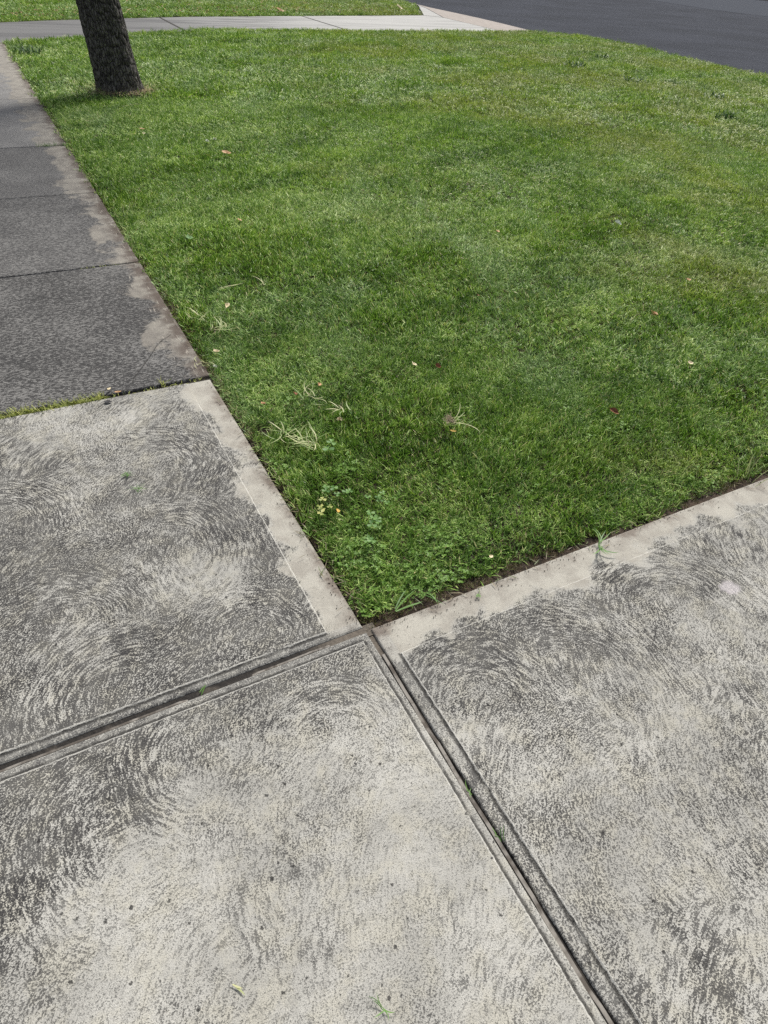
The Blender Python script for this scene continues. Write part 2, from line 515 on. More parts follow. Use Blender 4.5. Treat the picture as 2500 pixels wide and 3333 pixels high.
# darker, older path slabs
def grey_slab_mat(name, base, fleck, seed, cream_at=0.40):
    N = NT(name)
    o = N.pos()
    x, y, z = N.sep(o)
    p = N.xyz(x, N.add(y, seed * 5.0), seed)
    st = N.noise(N.xyz(N.mul(x, 60), N.mul(y, 130), seed), 1.0, 3.0, 0.6)
    gr = N.noise(p, 190.0, 2.0, 0.6)
    cl = N.noise(p, 2.6, 3.0, 0.6)
    v = N.add(N.mul(st, 0.6), N.mul(gr, 0.4))
    th = N.add(0.52, N.mul(N.sub(0.5, cl), 0.16))
    fl = N.ss(N.sub(v, th), -0.035, 0.05)
    c = N.mix(fl, tuple(q * base for q in (1.0, 0.985, 0.985)), tuple(q * fleck for q in (1.0, 0.985, 0.95)))
    b1 = N.noise(N.xyz(N.mul(x, 4.0), N.mul(y, 3.4), seed), 1.0, 5.0, 0.62)
    b2 = N.noise(N.xyz(N.mul(x, 14.0), N.mul(y, 60.0), seed), 1.0, 3.0, 0.6)
    edge = N.add(x, N.add(N.mul(N.sub(b1, 0.5), 0.60), N.mul(N.sub(b2, 0.5), 0.07)))
    cm = N.ss(N.add(edge, N.mul(N.sub(v, 0.5), 0.10)), cream_at - 0.015, cream_at + 0.045)
    cream = N.mix(N.ss(N.noise(p, 12.0, 3.0), 0.4, 0.62), (0.30, 0.28, 0.242), (0.22, 0.203, 0.178))
    cream = N.mix(N.ss(gr, 0.48, 0.66, 0, 0.6), cream, (0.12, 0.11, 0.098))
    c = N.mix(N.mul(cm, 0.82), c, cream)
    dn = N.noise(p, 12.0, 4.0, 0.65)
    dirt = N.mul(N.ss(N.add(x, N.mul(N.sub(dn, 0.5), 0.14)), 0.475, 0.58), N.ss(dn, 0.30, 0.52))
    c = N.mix(N.mul(dirt, 0.85), c, (0.085, 0.065, 0.053))
    # a few pale scratches running along the edge
    sc = N.noise(N.xyz(N.mul(x, 160.0), N.mul(y, 14.0), seed), 1.0, 2.0, 0.5)
    c = N.mix(N.mul(N.mul(N.ss(sc, 0.63, 0.70), N.ss(x, 0.42, 0.47)), 0.6), c, (0.40, 0.37, 0.32))
    N.color(c)
    N.bump(N.add(N.mul(v, 0.8), N.mul(gr, 0.4)), 0.8, 0.004)
    N.b.inputs['Roughness'].default_value = 0.92
    return N.mat


slab('path', E0, XE, 2.632, 4.098, grey_slab_mat('weathered_grey_a', 0.042, 0.185, 1.3, 0.455), rise=0.004, rad=0.008)
slab('path', E0, XE, 4.112, 5.600, grey_slab_mat('weathered_grey_b', 0.062, 0.20, 2.7, 0.43), rise=0.004, rad=0.008)
slab('path', E0, XE, 5.608, 7.125, grey_slab_mat('weathered_grey_c', 0.082, 0.21, 4.1, 0.375), rise=0.004, rad=0.008)
slab('path', E0, XE, 7.145, 9.42, grey_slab_mat('weathered_grey_d', 0.14, 0.25, 5.9, 0.34), rise=0.004, rad=0.008)
slab('path', E0, XE, 9.428, 12.0, grey_slab_mat('weathered_grey_e', 0.155, 0.27, 7.7, 0.30), rise=0.004, rad=0.008)
slab('path', E0, XE, 12.008, 14.43, grey_slab_mat('weathered_grey_f', 0.17, 0.28, 9.7, 0.25), rise=0.004, rad=0.008)

# far driveway
N = NT('far_drive_concrete')
o_ = N.pos()
x, y, z = N.sep(o_)
d1 = N.noise(o_, 1.1, 4.0, 0.6); d2 = N.noise(o_, 60.0, 3.0, 0.65)
d3 = N.noise(N.xyz(N.mul(x, 0.35), N.mul(y, 2.2), 0.0), 1.0, 3.0, 0.6)
run = N.ss(x, 2.5, 10.0)
cd = N.mix(run, (0.135, 0.135, 0.135), (0.40, 0.40, 0.385))
cd = N.mix(N.mul(N.ss(d3, 0.46, 0.62), N.sub(1.0, N.mul(run, 0.75))), cd, (0.09, 0.09, 0.092))
cd = N.mix(N.ss(d2, 0.45, 0.68, 0, 0.35), cd, (0.16, 0.155, 0.15))
N.color(cd)
N.bump(d2, 0.4, 0.004)
struct(sheet('driveway', DRIVE, 0.0, N.mat, 0.12))
N = NT('joint_dark')
N.color(N.mix(N.noise(N.pos(), 80.0, 3.0), (0.015, 0.013, 0.011), (0.05, 0.044, 0.036)))
M_gap = N.mat


def strip(name, a, b, wd, z, mat):
    d = Vector((b[0] - a[0], b[1] - a[1], 0)).normalized()
    n = Vector((-d.y, d.x, 0)) * wd / 2
    A, B = Vector((*a, 0)), Vector((*b, 0))
    return struct(sheet(name, [tuple((A - n)[:2]), tuple((B - n)[:2]), tuple((B + n)[:2]), tuple((A + n)[:2])], z, mat))


strip('joint', (4.27, 19.35), (4.15, 16.5), 0.05, 0.004, M_gap)
strip('joint', (8.48, 20.8), (8.26, 17.2), 0.045, 0.004, M_gap)
strip('joint', (13.3, 22.33), (13.72, 21.8), 0.05, 0.004, M_gap)

# joint fill between the near slabs
N = NT('joint_grit')
o_ = N.pos()
j1 = N.noise(o_, 90.0, 3.0, 0.65); j2 = N.noise(o_, 10.0, 3.0, 0.6)
N.color(N.mix(N.mx(N.mul(N.ss(N.sep(o_)[0], 0.36, 0.50), N.ss(N.sep(o_)[1], 0.86, 0.98)), N.ss(j2, 0.50, 0.66, 0, 0.6)), N.mix(j1, (0.010, 0.009, 0.008), (0.04, 0.036, 0.033)), N.mix(j1, (0.06, 0.052, 0.044), (0.19, 0.165, 0.135))))
N.bump(j1, 1.0, 0.006)
M_grit = N.mat
struct(sheet('joint', [(E0, 1.010), (0.61, 1.010), (0.61, 1.052), (E0, 1.052)], -0.008, M_grit))
struct(sheet('joint', [(0.566, -2.4), (0.61, -2.4), (0.61, 1.009), (0.566, 1.009)], -0.011, M_grit))
for yy in (2.619, 4.105, 5.604, 7.135, 9.424, 12.004, 14.445):
    struct(sheet('joint', [(E0, yy - 0.02), (XE, yy - 0.02), (XE, yy + 0.02), (E0, yy + 0.02)], -0.012, M_gap))

N = NT('filler_board')
o_ = N.pos()
x, y, z = N.sep(o_)
q1 = N.noise(N.xyz(N.mul(x, 300), N.mul(y, 16), 0), 1.0, 3.0, 0.6)
q2 = N.noise(o_, 22.0, 3.0, 0.6)
N.color(N.mix(N.ss(q2, 0.40, 0.62), N.mix(q1, (0.17, 0.158, 0.142), (0.30, 0.28, 0.25)), N.mix(q1, (0.05, 0.044, 0.038), (0.13, 0.113, 0.096))))
M_board = N.mat


def board(name, ax, a0, a1, c, wd, z0, z1, mat):
    V, F = [], []
    n = max(2, int(abs(a1 - a0) / 0.03))
    for i in range(n + 1):
        t = a0 + (a1 - a0) * i / n
        h = 0.0025 * mnoise.noise(Vector((t * 11, c, 4))) + (0.003 if mnoise.noise(Vector((t * 3.7, c, 9))) > -0.2 else -0.004)
        cc = c + 0.0022 * mnoise.noise(Vector((t * 7, 1, 2)))
        for s_, zc in ((-wd / 2, z0), (-wd / 2, z1 + h), (wd / 2, z1 + h), (wd / 2, z0)):
            V.append((cc + s_, t, zc) if ax == 'y' else (t, cc + s_, zc))
    for i in range(n):
        p = 4 * i
        for k in range(3):
            F.append((p + k, p + k + 1, p + k + 5, p + k + 4))
    bm = bmesh.new(); me = mesh(name, V, F); bm.from_mesh(me)
    bmesh.ops.recalc_face_normals(bm, faces=bm.faces); bm.to_mesh(me); bm.free()
    return struct(link(name, me, mat))


board('joint_filler', 'y', -2.3, 0.93, 0.5818, 0.0085, -0.03, -0.003, M_board)
board('joint_filler', 'x', E0, 0.46, 1.0270, 0.0060, -0.03, -0.0075, M_board)

# hairline crack in the first grey slab
pts = [(0.520, 3.085), (0.496, 3.062), (0.462, 3.035), (0.440, 3.004), (0.424, 2.985), (0.398, 2.935), (0.352, 2.858), (0.335, 2.83), (0.300, 2.775),
       (0.262, 2.715), (0.247, 2.668)]
V, F = [], []
for i, p in enumerate(pts):
    d = Vector((pts[min(i + 1, len(pts) - 1)][0] - pts[max(i - 1, 0)][0], pts[min(i + 1, len(pts) - 1)][1] - pts[max(i - 1, 0)][1], 0)).normalized()
    n = Vector((-d.y, d.x, 0)) * (0.0007 + 0.0008 * random.random())
    V += [(p[0] + n.x, p[1] + n.y, 0.0075), (p[0] - n.x, p[1] - n.y, 0.0075)]
for i in range(len(pts) - 1):
    F.append((2 * i, 2 * i + 1, 2 * i + 3, 2 * i + 2))
struct(link('crack', mesh('crack', V, F), M_gap))


# ------------------------------------------------------------------ grass
def grass_mat(name, kind):
    N = NT(name)
    g = N.t.nodes.new('ShaderNodeNewGeometry')
    isl = g.outputs['Random Per Island']
    inst = N.t.nodes.new('ShaderNodeObjectInfo').outputs['Random']
    o = g.outputs['Position']
    x, y, z = N.sep(o)
    p = N.xyz(x, y, 0)
    big = N.noise(p, 0.55, 3.0, 0.55)
    med = N.noise(N.vm('ADD', p, (13, 5, 0)), 2.6, 3.0, 0.6)
    fin = N.noise(N.vm('ADD', p, (3, 25, 0)), 11.0, 2.0, 0.6)
    if kind == 'green':
        v = N.add(N.add(N.mul(isl, 0.72), N.mul(inst, 0.12)), N.add(N.mul(N.sub(med, 0.5), 0.7), N.mul(N.sub(fin, 0.5), 0.9)))
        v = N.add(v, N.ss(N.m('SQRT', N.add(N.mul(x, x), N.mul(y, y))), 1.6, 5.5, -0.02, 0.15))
        # mowing bands: light and dark of the leaning nap, painted into the colour
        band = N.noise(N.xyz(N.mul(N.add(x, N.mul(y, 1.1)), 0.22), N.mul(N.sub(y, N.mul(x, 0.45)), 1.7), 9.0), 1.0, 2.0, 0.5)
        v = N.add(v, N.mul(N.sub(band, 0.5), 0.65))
        c = N.mix(N.ss(v, 0.05, 0.50), (0.048, 0.108, 0.016), (0.180, 0.315, 0.055))
        c = N.mix(N.ss(v, 0.48, 0.95), c, (0.50, 0.62, 0.21))
        # yellower, thinner turf towards the street and in patches
        yl = N.add(N.add(N.mul(N.sub(big, 0.5), 2.6), N.mul(N.sub(med, 0.5), 1.2)), N.ss(N.sub(x, N.mul(y, 0.15)), 1.0, 6.0, -0.25, 0.36))
        c = N.mix(N.mul(N.ss(yl, -0.1, 0.75), 0.55), c, N.mix(isl, (0.20, 0.235, 0.055), (0.58, 0.57, 0.24)))
        # blue-green sheen of laid-over blades, tinted into their base colour
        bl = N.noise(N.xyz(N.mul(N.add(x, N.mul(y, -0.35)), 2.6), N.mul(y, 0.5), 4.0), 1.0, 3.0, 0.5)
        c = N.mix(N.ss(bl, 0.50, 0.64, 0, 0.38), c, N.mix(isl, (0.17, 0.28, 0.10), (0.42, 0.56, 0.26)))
        # dry blades
        c = N.mix(N.mul(N.ss(isl, 0.955, 0.96), 0.8), c, (0.50, 0.44, 0.22))
    elif kind == 'clover':
        v = N.add(N.mul(isl, 0.6), N.mul(inst, 0.4))
        c = N.mix(v, (0.080, 0.17, 0.025), (0.19, 0.33, 0.06))
    elif kind == 'dry':
        v = N.add(N.mul(isl, 0.7), N.mul(inst, 0.3))
        c = N.mix(v, (0.045, 0.034, 0.018), (0.22, 0.18, 0.085))
        c = N.mix(N.ss(isl, 0.72, 0.74), c, (0.09, 0.13, 0.03))
    elif kind == 'pale':
        c = N.mix(isl, (0.17, 0.26, 0.075), (0.56, 0.55, 0.31))
    elif kind == 'fresh':
        c = N.mix(isl, (0.06, 0.15, 0.03), (0.15, 0.28, 0.07))
    elif kind == 'yellow':
        c = N.mix(isl, (0.17, 0.23, 0.04), (0.50, 0.50, 0.18))
    elif kind == 'weed':
        c = N.mix(isl, (0.035, 0.085, 0.024), (0.085, 0.155, 0.050))
    N.color(c)
    N.b.inputs['Roughness'].default_value = 0.48
    N.b.inputs['Specular IOR Level'].default_value = 0.32
    tr = N.t.nodes.new('ShaderNodeBsdfTranslucent')
    N.put(tr.inputs['Color'], N.mix(1.0, c, (1.15, 1.3, 0.6), 'MULTIPLY'))
    ms = N.t.nodes.new('ShaderNodeMixShader')
    ms.inputs[0].default_value = 0.17
    N.t.links.new(N.b.outputs[0], ms.inputs[1])
    N.t.links.new(tr.outputs[0], ms.inputs[2])
    N.t.links.new(ms.outputs[0], N.out.inputs['Surface'])
    return N.mat


M_green = grass_mat('grass_blade', 'green')
M_clover = grass_mat('clover_leaf', 'clover')
M_dry = grass_mat('dry_thatch', 'dry')
M_pale = grass_mat('pulled_grass', 'pale')
M_fresh = grass_mat('fresh_grass', 'fresh')
M_yellow = grass_mat('joint_grass_blade', 'yellow')
M_weed = grass_mat('weed_leaf', 'weed')


def blade(V, F, root, ang, length, width, lean, curl, segs=3, twist=None, side=0.0):
    """one bent, tapering grass blade"""
    d = Vector((math.cos(ang), math.sin(ang), 0))
    sd = Vector((-d.y, d.x, 0))
    if twist is not None:
        sd = Vector((math.cos(twist), math.sin(twist), 0))
    p = Vector(root)
    a = lean
    b0 = len(V)
    prof = [0.75, 1.0, 0.72, 0.0] if segs == 3 else [0.7 + 0.3 * math.sin(math.pi * min(1, i / segs * 1.3)) if i < segs else 0.0 for i in range(segs + 1)]
    if segs > 3:
        for i in range(segs):
            t = i / segs
            prof[i] = (0.55 + 0.9 * t) if t < 0.4 else 0.91 * (1 - ((t - 0.4) / 0.6) ** 2)
    for i in range(segs + 1):
        wv = width * 0.5 * prof[i]
        if i == segs:
            V.append(p.copy())
        else:
            V.append(p - sd * wv)
            V.append(p + sd * wv)
        p = p + (d * math.sin(a) + Vector((0, 0, 1)) * math.cos(a)) * (length / segs)
        a += curl / segs
        if side:
            ang += side / segs
            d = Vector((math.cos(ang), math.sin(ang), 0))
            sd = Vector((-d.y, d.x, 0))
    for i in range(segs - 1):
        F.append((b0 + 2 * i, b0 + 2 * i + 1, b0 + 2 * i + 3, b0 + 2 * i + 2))
    e = b0 + 2 * (segs - 1)
    F.append((e, e + 1, e + 2))


def clump(name, n, rad, lmin, lmax, wmin, wmax, leanmax, mat, seed, curlmax=1.1):
    R = random.Random(seed)
    V, F = [], []
    bias = R.uniform(0, 6.28)
    for _ in range(n):
        r = rad * math.sqrt(R.random())
        a = R.uniform(0, 6.28)
        ang = R.uniform(0, 6.28) if R.random() < 0.7 else bias + R.gauss(0, 0.5)
        blade(V, F, (r * math.cos(a), r * math.sin(a), 0), ang, R.uniform(lmin, lmax), R.uniform(wmin, wmax),
              R.uniform(leanmax * 0.15, leanmax), R.uniform(-0.1, curlmax), 3, ang + math.pi / 2 + R.uniform(-0.9, 0.9))
    o = bpy.data.objects.new(name, mesh(name, V, F))
    o.data.materials.append(mat)
    return o


def clover_geo(V, F, base, h, size, ang, tilt, R, stem=True):
    c = Vector(base) + Vector((math.cos(ang) * tilt * h, math.sin(ang) * tilt * h, h))
    if stem:
        b0 = len(V)
        V += [Vector(base) + Vector((0.0006, 0, 0)), Vector(base) - Vector((0.0006, 0, 0)), c - Vector((0.0006, 0, 0)), c + Vector((0.0006, 0, 0))]
        F.append((b0, b0 + 1, b0 + 2, b0 + 3))
    for k in range(3):
        t = ang + k * 2.094 + R.uniform(-0.15, 0.15)
        up = R.uniform(-0.15, 0.35)
        d = Vector((math.cos(t), math.sin(t), up)).normalized()
        s = Vector((-math.sin(t), math.cos(t), 0))
        b0 = len(V)
        V += [c, c + d * size * 0.45 + s * size * 0.40 + Vector((0, 0, size * .12)), c + d * size * 0.92 + s * size * 0.38 + Vector((0, 0, size * .08)),
              c + d * size * 0.86, c + d * size * 0.92 - s * size * 0.38 + Vector((0, 0, size * .08)), c + d * size * 0.45 - s * size * 0.40 + Vector((0, 0, size * .12))]
        F += [(b0, b0 + 1, b0 + 2, b0 + 3), (b0, b0 + 3, b0 + 4, b0 + 5)]


def clover_clump(name, n, rad, seed):
    R = random.Random(seed)
    V, F = [], []
    for _ in range(n):
        r = rad * math.sqrt(R.random()); a = R.uniform(0, 6.28)
        clover_geo(V, F, (r * math.cos(a), r * math.sin(a), 0), R.uniform(0.014, 0.028), R.uniform(0.006, 0.0095), R.uniform(0, 6.28), R.uniform(0, 0.5), R)
    o = bpy.data.objects.new(name, mesh(name, V, F))
    o.data.materials.append(M_clover)
    return o


CL = []
for k in range(7):
    CL.append(clump('grass_clump', 26, 0.034, 0.022, 0.054, 0.0030, 0.0060, 1.45, M_green, 100 + k))
CL.append(clover_clump('clover_clump', 9, 0.030, 210))                                   # 7
CL.append(clover_clump('clover_clump', 7, 0.030, 211))                                   # 8
CL.append(clump('thatch_clump', 46, 0.026, 0.010, 0.026, 0.0010, 0.0024, 1.35, M_dry, 300))  # 9
for k in range(4):
    CL.append(clump('far_grass_clump', 40, 0.060, 0.024, 0.052, 0.0042, 0.0080, 1.35, M_green, 400 + k))  # 10..13


def inpoly(px, py, poly):
    ins = np.zeros(len(px), bool)
    n = len(poly)
    j = n - 1
    for i in range(n):
        xi, yi = poly[i]; xj, yj = poly[j]
        c = ((yi > py) != (yj > py)) & (px < (xj - xi) * (py - yi) / (yj - yi + 1e-12) + xi)
        ins ^= c
        j = i
    return ins


def vnoise(x, y, s, seed):
    """smooth value noise, vectorised"""
    x = x * s + seed * 17.3; y = y * s + seed * 9.1
    xi = np.floor(x).astype(np.int64); yi = np.floor(y).astype(np.int64)
    fx = x - xi; fy = y - yi
    fx = fx * fx * (3 - 2 * fx); fy = fy * fy * (3 - 2 * fy)

    def h(a, b):
        v = (a * 374761393 + b * 668265263 + seed * 1274126177) & 0x7fffffff
        v = ((v ^ (v >> 13)) * 1274126177) & 0x7fffffff
        return (v ^ (v >> 16)) % 10007 / 10007.0
    return (h(xi, yi) * (1 - fx) + h(xi + 1, yi) * fx) * (1 - fy) + (h(xi, yi + 1) * (1 - fx) + h(xi + 1, yi + 1) * fx) * fy


def jgrid(x0, x1, y0, y1, step):
    nx, ny = int((x1 - x0) / step) + 1, int((y1 - y0) / step) + 1
    gx, gy = np.meshgrid(x0 + step * np.arange(nx), y0 + step * np.arange(ny))
    gx = gx.ravel() + rng.uniform(-.55, .55, gx.size) * step
    gy = gy.ravel() + rng.uniform(-.55, .55, gy.size) * step
    return gx, gy


def lawn_z(x, y):
    return -0.014 + 0.020 * (vnoise(x, y, 0.8, 3) - 0.5) + 0.008 * (vnoise(x, y, 3.0, 4) - 0.5)


def edge_inset(x, y):
    """how far the turf stands back from the concrete, uneven"""
    return (x > 0.592 + 0.016 * vnoise(x * 0, y, 9.0, 6)) & (y > 1.048 + 0.034 * vnoise(x, y * 0, 5.0, 7) + 0.016 * vnoise(x, y * 0, 16.0, 8))


TREE = (1.555, 9.72)
PX, PY, SC, SZ, IDX = [], [], [], [], []


def put(x, y, sc, sz, idx):
    PX.append(x); PY.append(y); SC.append(sc); SZ.append(sz); IDX.append(idx)


def zone(poly, x0, x1, y0, y1, step, dmin, dmax, base, nvar, smean, zmean):
    x, y = jgrid(x0, x1, y0, y1, step)
    d = np.hypot(x, y)
    k = inpoly(x, y, poly) & (d >= dmin) & (d < dmax)
    if poly is LAWN:
        k &= edge_inset(x, y) & (np.hypot(x - TREE[0], y - TREE[1]) > 0.31) & (np.hypot(x - 0.663, y - 2.131) > 0.042)
    x, y = x[k], y[k]
    n = len(x)
    tall = 0.78 + 0.5 * vnoise(x, y, 1.7, 11) + 0.25 * (vnoise(x, y, 6.0, 12) - 0.5)
    put(x, y, smean * rng.uniform(0.8, 1.2, n), zmean * tall * rng.uniform(0.85, 1.15, n), base + rng.integers(0, nvar, n))


zone(LAWN, 0.55, 3.8, 1.0, 3.8, 0.0225, 0, 3.1, 0, 7, 0.76, 0.76)
zone(LAWN, 0.55, 6.2, 1.0, 6.2, 0.0315, 3.1, 5.6, 0, 7, 1.00, 0.88)
zone(LAWN, 0.55, 10.5, 1.0, 10.5, 0.050, 5.6, 9.5, 10, 4, 0.92, 0.98)
zone(LAWN, 0.55, 15.7, 1.0, 18.2, 0.088, 9.5, 40, 10, 4, 1.5, 1.25)
# clover in the near corner and scattered through the turf
x, y = jgrid(0.55, 2.4, 1.0, 2.6, 0.034)
k = inpoly(x, y, LAWN) & edge_inset(x, y) & (np.exp(-(((x - 0.80) / 0.24) ** 2 + ((y - 1.34) / 0.42) ** 2)) * 0.55 + 0.035 * (vnoise(x, y, 3, 21) > 0.5) > rng.random(len(x)))
x, y = x[k], y[k]
put(x, y, rng.uniform(0.8, 1.25, len(x)), rng.uniform(0.85, 1.2, len(x)), 7 + rng.integers(0, 2, len(x)))
# brown thatch along the cut edges and through the sward
for (ax, a0, a1, step) in (('y', 1.05, 9.0, 0.016), ('x', 0.60, 7.0, 0.014)):
    t = np.arange(a0, a1, step)
    t = t + rng.uniform(-.01, .01, len(t))
    c = rng.uniform(-0.012, 0.022, len(t))
    x, y = (0.602 + c, t) if ax == 'y' else (t, 1.070 + c * 1.4)
    put(x, y, rng.uniform(0.6, 1.05, len(t)), rng.uniform(0.6, 1.1, len(t)), np.full(len(t), 9))
x, y = jgrid(0.6, 4.2, 1.05, 5.0, 0.06)
k = inpoly(x, y, LAWN) & edge_inset(x, y) & (vnoise(x, y, 2.2, 31) > 0.45)
x, y = x[k], y[k]
put(x, y, rng.uniform(0.8, 1.3, len(x)), rng.uniform(0.8, 1.3, len(x)), np.full(len(x), 9))


def grass_object(name, label, cat):
    global PX, PY, SC, SZ, IDX
    x = np.concatenate(PX); y = np.concatenate(PY); sc = np.concatenate(SC); sz = np.concatenate(SZ); idx = np.concatenate(IDX)
    PX, PY, SC, SZ, IDX = [], [], [], [], []
    n = len(x)
    co = np.stack([x, y, lawn_z(x, y)], 1).astype(np.float32)
    me = bpy.data.meshes.new(name)
    me.vertices.add(n)
    me.vertices.foreach_set('co', co.ravel())
    a = me.attributes.new('turn', 'FLOAT_VECTOR', 'POINT')
    # the sward leans this way and that where mower and feet have combed it
    nap = 0.8 * (vnoise((x + 1.1 * y) * 0.22, (y - 0.45 * x) * 1.7, 1.0, 57) - .5)
    tx = nap + 0.9 * (vnoise(x, y, 2.4, 51) - .5) + 0.7 * (vnoise(x, y, 9.0, 52) - .5) + rng.normal(0, .16, n)
    ty = 0.9 * (vnoise(x, y, 2.4, 53) - .5) + 0.7 * (vnoise(x, y, 9.0, 54) - .5) + rng.normal(0, .16, n)
    rz = rng.uniform(0, 6.283, n)
    r = np.stack([tx * np.cos(rz) + ty * np.sin(rz), -tx * np.sin(rz) + ty * np.cos(rz), rz], 1).astype(np.float32)
    a.data.foreach_set('vector', r.ravel())
    a = me.attributes.new('size', 'FLOAT_VECTOR', 'POINT')
    a.data.foreach_set('vector', np.stack([sc, sc, sz], 1).astype(np.float32).ravel())
    a = me.attributes.new('sort', 'INT', 'POINT')
    a.data.foreach_set('value', idx.astype(np.int32))
    o = bpy.data.objects.new(name, me)
    COL.objects.link(o)
    ng = bpy.data.node_groups.new(name + '_scatter', 'GeometryNodeTree')
    ng.interface.new_socket('Geometry', in_out='INPUT', socket_type='NodeSocketGeometry')
    ng.interface.new_socket('Geometry', in_out='OUTPUT', socket_type='NodeSocketGeometry')
    gi = ng.nodes.new('NodeGroupInput'); go = ng.nodes.new('NodeGroupOutput')
    jn = ng.nodes.new('GeometryNodeJoinGeometry')

    def attr(nm, ty):
        q = ng.nodes.new('GeometryNodeInputNamedAttribute')
        q.data_type = ty
        q.inputs[0].default_value = nm
        return q.outputs[0]
    at, asz, ai = attr('turn', 'FLOAT_VECTOR'), attr('size', 'FLOAT_VECTOR'), attr('sort', 'INT')
    e2r = ng.nodes.new('FunctionNodeEulerToRotation')
    ng.links.new(at, e2r.inputs[0])
    for k in np.unique(idx):
        oi = ng.nodes.new('GeometryNodeObjectInfo')
        oi.inputs['Object'].default_value = CL[int(k)]
        oi.inputs['As Instance'].default_value = True
        cp = ng.nodes.new('FunctionNodeCompare')
        cp.data_type = 'INT'; cp.operation = 'EQUAL'
        ii = [s_ for s_ in cp.inputs if s_.type == 'INT' and s_.enabled]
        ng.links.new(ai, ii[0]); ii[1].default_value = int(k)
        ip = ng.nodes.new('GeometryNodeInstanceOnPoints')
        ng.links.new(gi.outputs[0], ip.inputs['Points'])
        ng.links.new(cp.outputs[0], ip.inputs['Selection'])
        ng.links.new(oi.outputs['Geometry'], ip.inputs['Instance'])
        ng.links.new(e2r.outputs[0], ip.inputs['Rotation'])
        ng.links.new(asz, ip.inputs['Scale'])
        ng.links.new(ip.outputs[0], jn.inputs[0])
    ng.links.new(jn.outputs[0], go.inputs[0])
    md = o.modifiers.new('scatter', 'NODES')
    md.node_group = ng
    print(name, n, 'clumps')
    return stuff(o, label, cat)


grass_object('grass', 'short mown green lawn filling the verge between path, driveways and road', 'grass')

FAR = [(-6, 15.3), (0.74, 17.62), (1.64, 18.15), (3.34, 19.0), (4.93, 19.76), (8.68, 20.98), (11.56, 21.86), (13.25, 22.45), (15.55, 26.9), (16.5, 30.5), (17.0, 44), (-6, 44)]
zone(FAR, -2, 17, 15.5, 36, 0.115, 0, 80, 10, 4, 1.9, 1.6)
grass_object('grass', 'rougher lawn strewn with dead leaves beyond the far driveway', 'grass')
zone([(-4, -1), (-0.96, -1), (-0.96, 14.2), (-4, 13.2)], -4, -0.95, -1, 14.3, 0.10, 0, 50, 10, 4, 1.6, 1.2)
grass_object('grass', 'mown lawn along the house side of the path', 'grass')

# ------------------------------------------------------------------ tree
N = NT('bark')
o_ = N.obj()
x, y, z = N.sep(o_)
ang = N.m('ARCTAN2', N.sub(y, 0.0), N.add(x, N.mul(z, 0.085)))
wv = N.vm('MULTIPLY', N.vm('SUBTRACT', N.noise(o_, 14.0, 3.0, color=True), (0.5, 0.5, 0.5)), (1.4, 1.4, 1.4))
bv = N.vm('ADD', N.xyz(N.mul(ang, 9.0), N.mul(z, 12.0), 0.0), wv)
ve = N.vor(bv, 1.0, 'DISTANCE_TO_EDGE', dims='2D').outputs['Distance']
fine = N.noise(o_, 90.0, 4.0, 0.65)
plate = N.noise(o_, 20.0, 3.0, 0.6)
cb = N.mix(N.ss(plate, 0.36, 0.66), (0.055, 0.050, 0.048), (0.185, 0.172, 0.163))
cb = N.mix(N.ss(fine, 0.52, 0.74, 0, 0.7), cb, (0.24, 0.225, 0.215))
cb = N.mix(N.ss(ve, 0.03, 0.14, 0.85, 0.0), cb, (0.012, 0.010, 0.010))
cb = N.mix(N.mul(N.ss(z, 0.04, 0.16, 0.6, 0.0), N.ss(N.noise(o_, 8.0, 3.0), 0.4, 0.6)), cb, (0.15, 0.135, 0.11))
N.color(cb)
N.bump(N.add(N.mn(N.mul(ve, 2.4), 0.8), N.mul(fine, 0.45)), 1.0, 0.022)
N.b.inputs['Roughness'].default_value = 0.95
M_bark = N.mat

tree = bpy.data.objects.new('street_tree', None)
COL.objects.link(tree)
tree.location = (TREE[0], TREE[1], -0.02)
tag(tree, 'dark rough-barked tree leaning over the lawn beside the path', 'tree')
prof_z = [0, 0.06, 0.14, 0.30, 0.52, 0.72, 0.90, 1.6, 2.4, 3.0]
prof_r = [0.295, 0.278, 0.262, 0.250, 0.240, 0.240, 0.231, 0.215, 0.20, 0.195]
V, F = [], []
NA, NZ = 170, 240
for j in range(NZ + 1):
    z = 3.0 * (j / NZ) ** 1.25
    r0 = float(np.interp(z, prof_z, prof_r))
    cx_, cy_ = -0.088 * z, 0.0
    for i in range(NA):
        a = 2 * math.pi * i / NA
        flare = max(0, 1 - z / 0.26) ** 2 * 0.040 * math.sin(3 * a + 0.6)
        big = 0.012 * mnoise.noise(Vector((math.cos(a) * 1.6, math.sin(a) * 1.6, z * 1.1)))
        wx = 0.35 * mnoise.noise(Vector((math.cos(a) * 3, math.sin(a) * 3, z * 5)))
        dd = mnoise.voronoi(Vector((math.cos(a + wx * .3) * 4.6, math.sin(a + wx * .3) * 4.6, z * 7.0)))[0]
        ridge = min(0.22, dd[1] - dd[0]) / 0.22
        rr = r0 + flare + big + 0.013 * (ridge - 0.6) + 0.004 * mnoise.noise(Vector((math.cos(a) * 16, math.sin(a) * 16, z * 22)))
        V.append((cx_ + rr * math.cos(a), cy_ + rr * math.sin(a), z))
for j in range(NZ):
    for i in range(NA):
        k = (i + 1) % NA
        F.append((j * NA + i, j * NA + k, (j + 1) * NA + k, (j + 1) * NA + i))
link('trunk', mesh('trunk', V, F, True), M_bark, tree)
N = NT('tree_leaf')
g = N.t.nodes.new('ShaderNodeNewGeometry')
N.color(N.mix(g.outputs['Random Per Island'], (0.03, 0.07, 0.018), (0.08, 0.14, 0.035)))
M_tleaf = N.mat


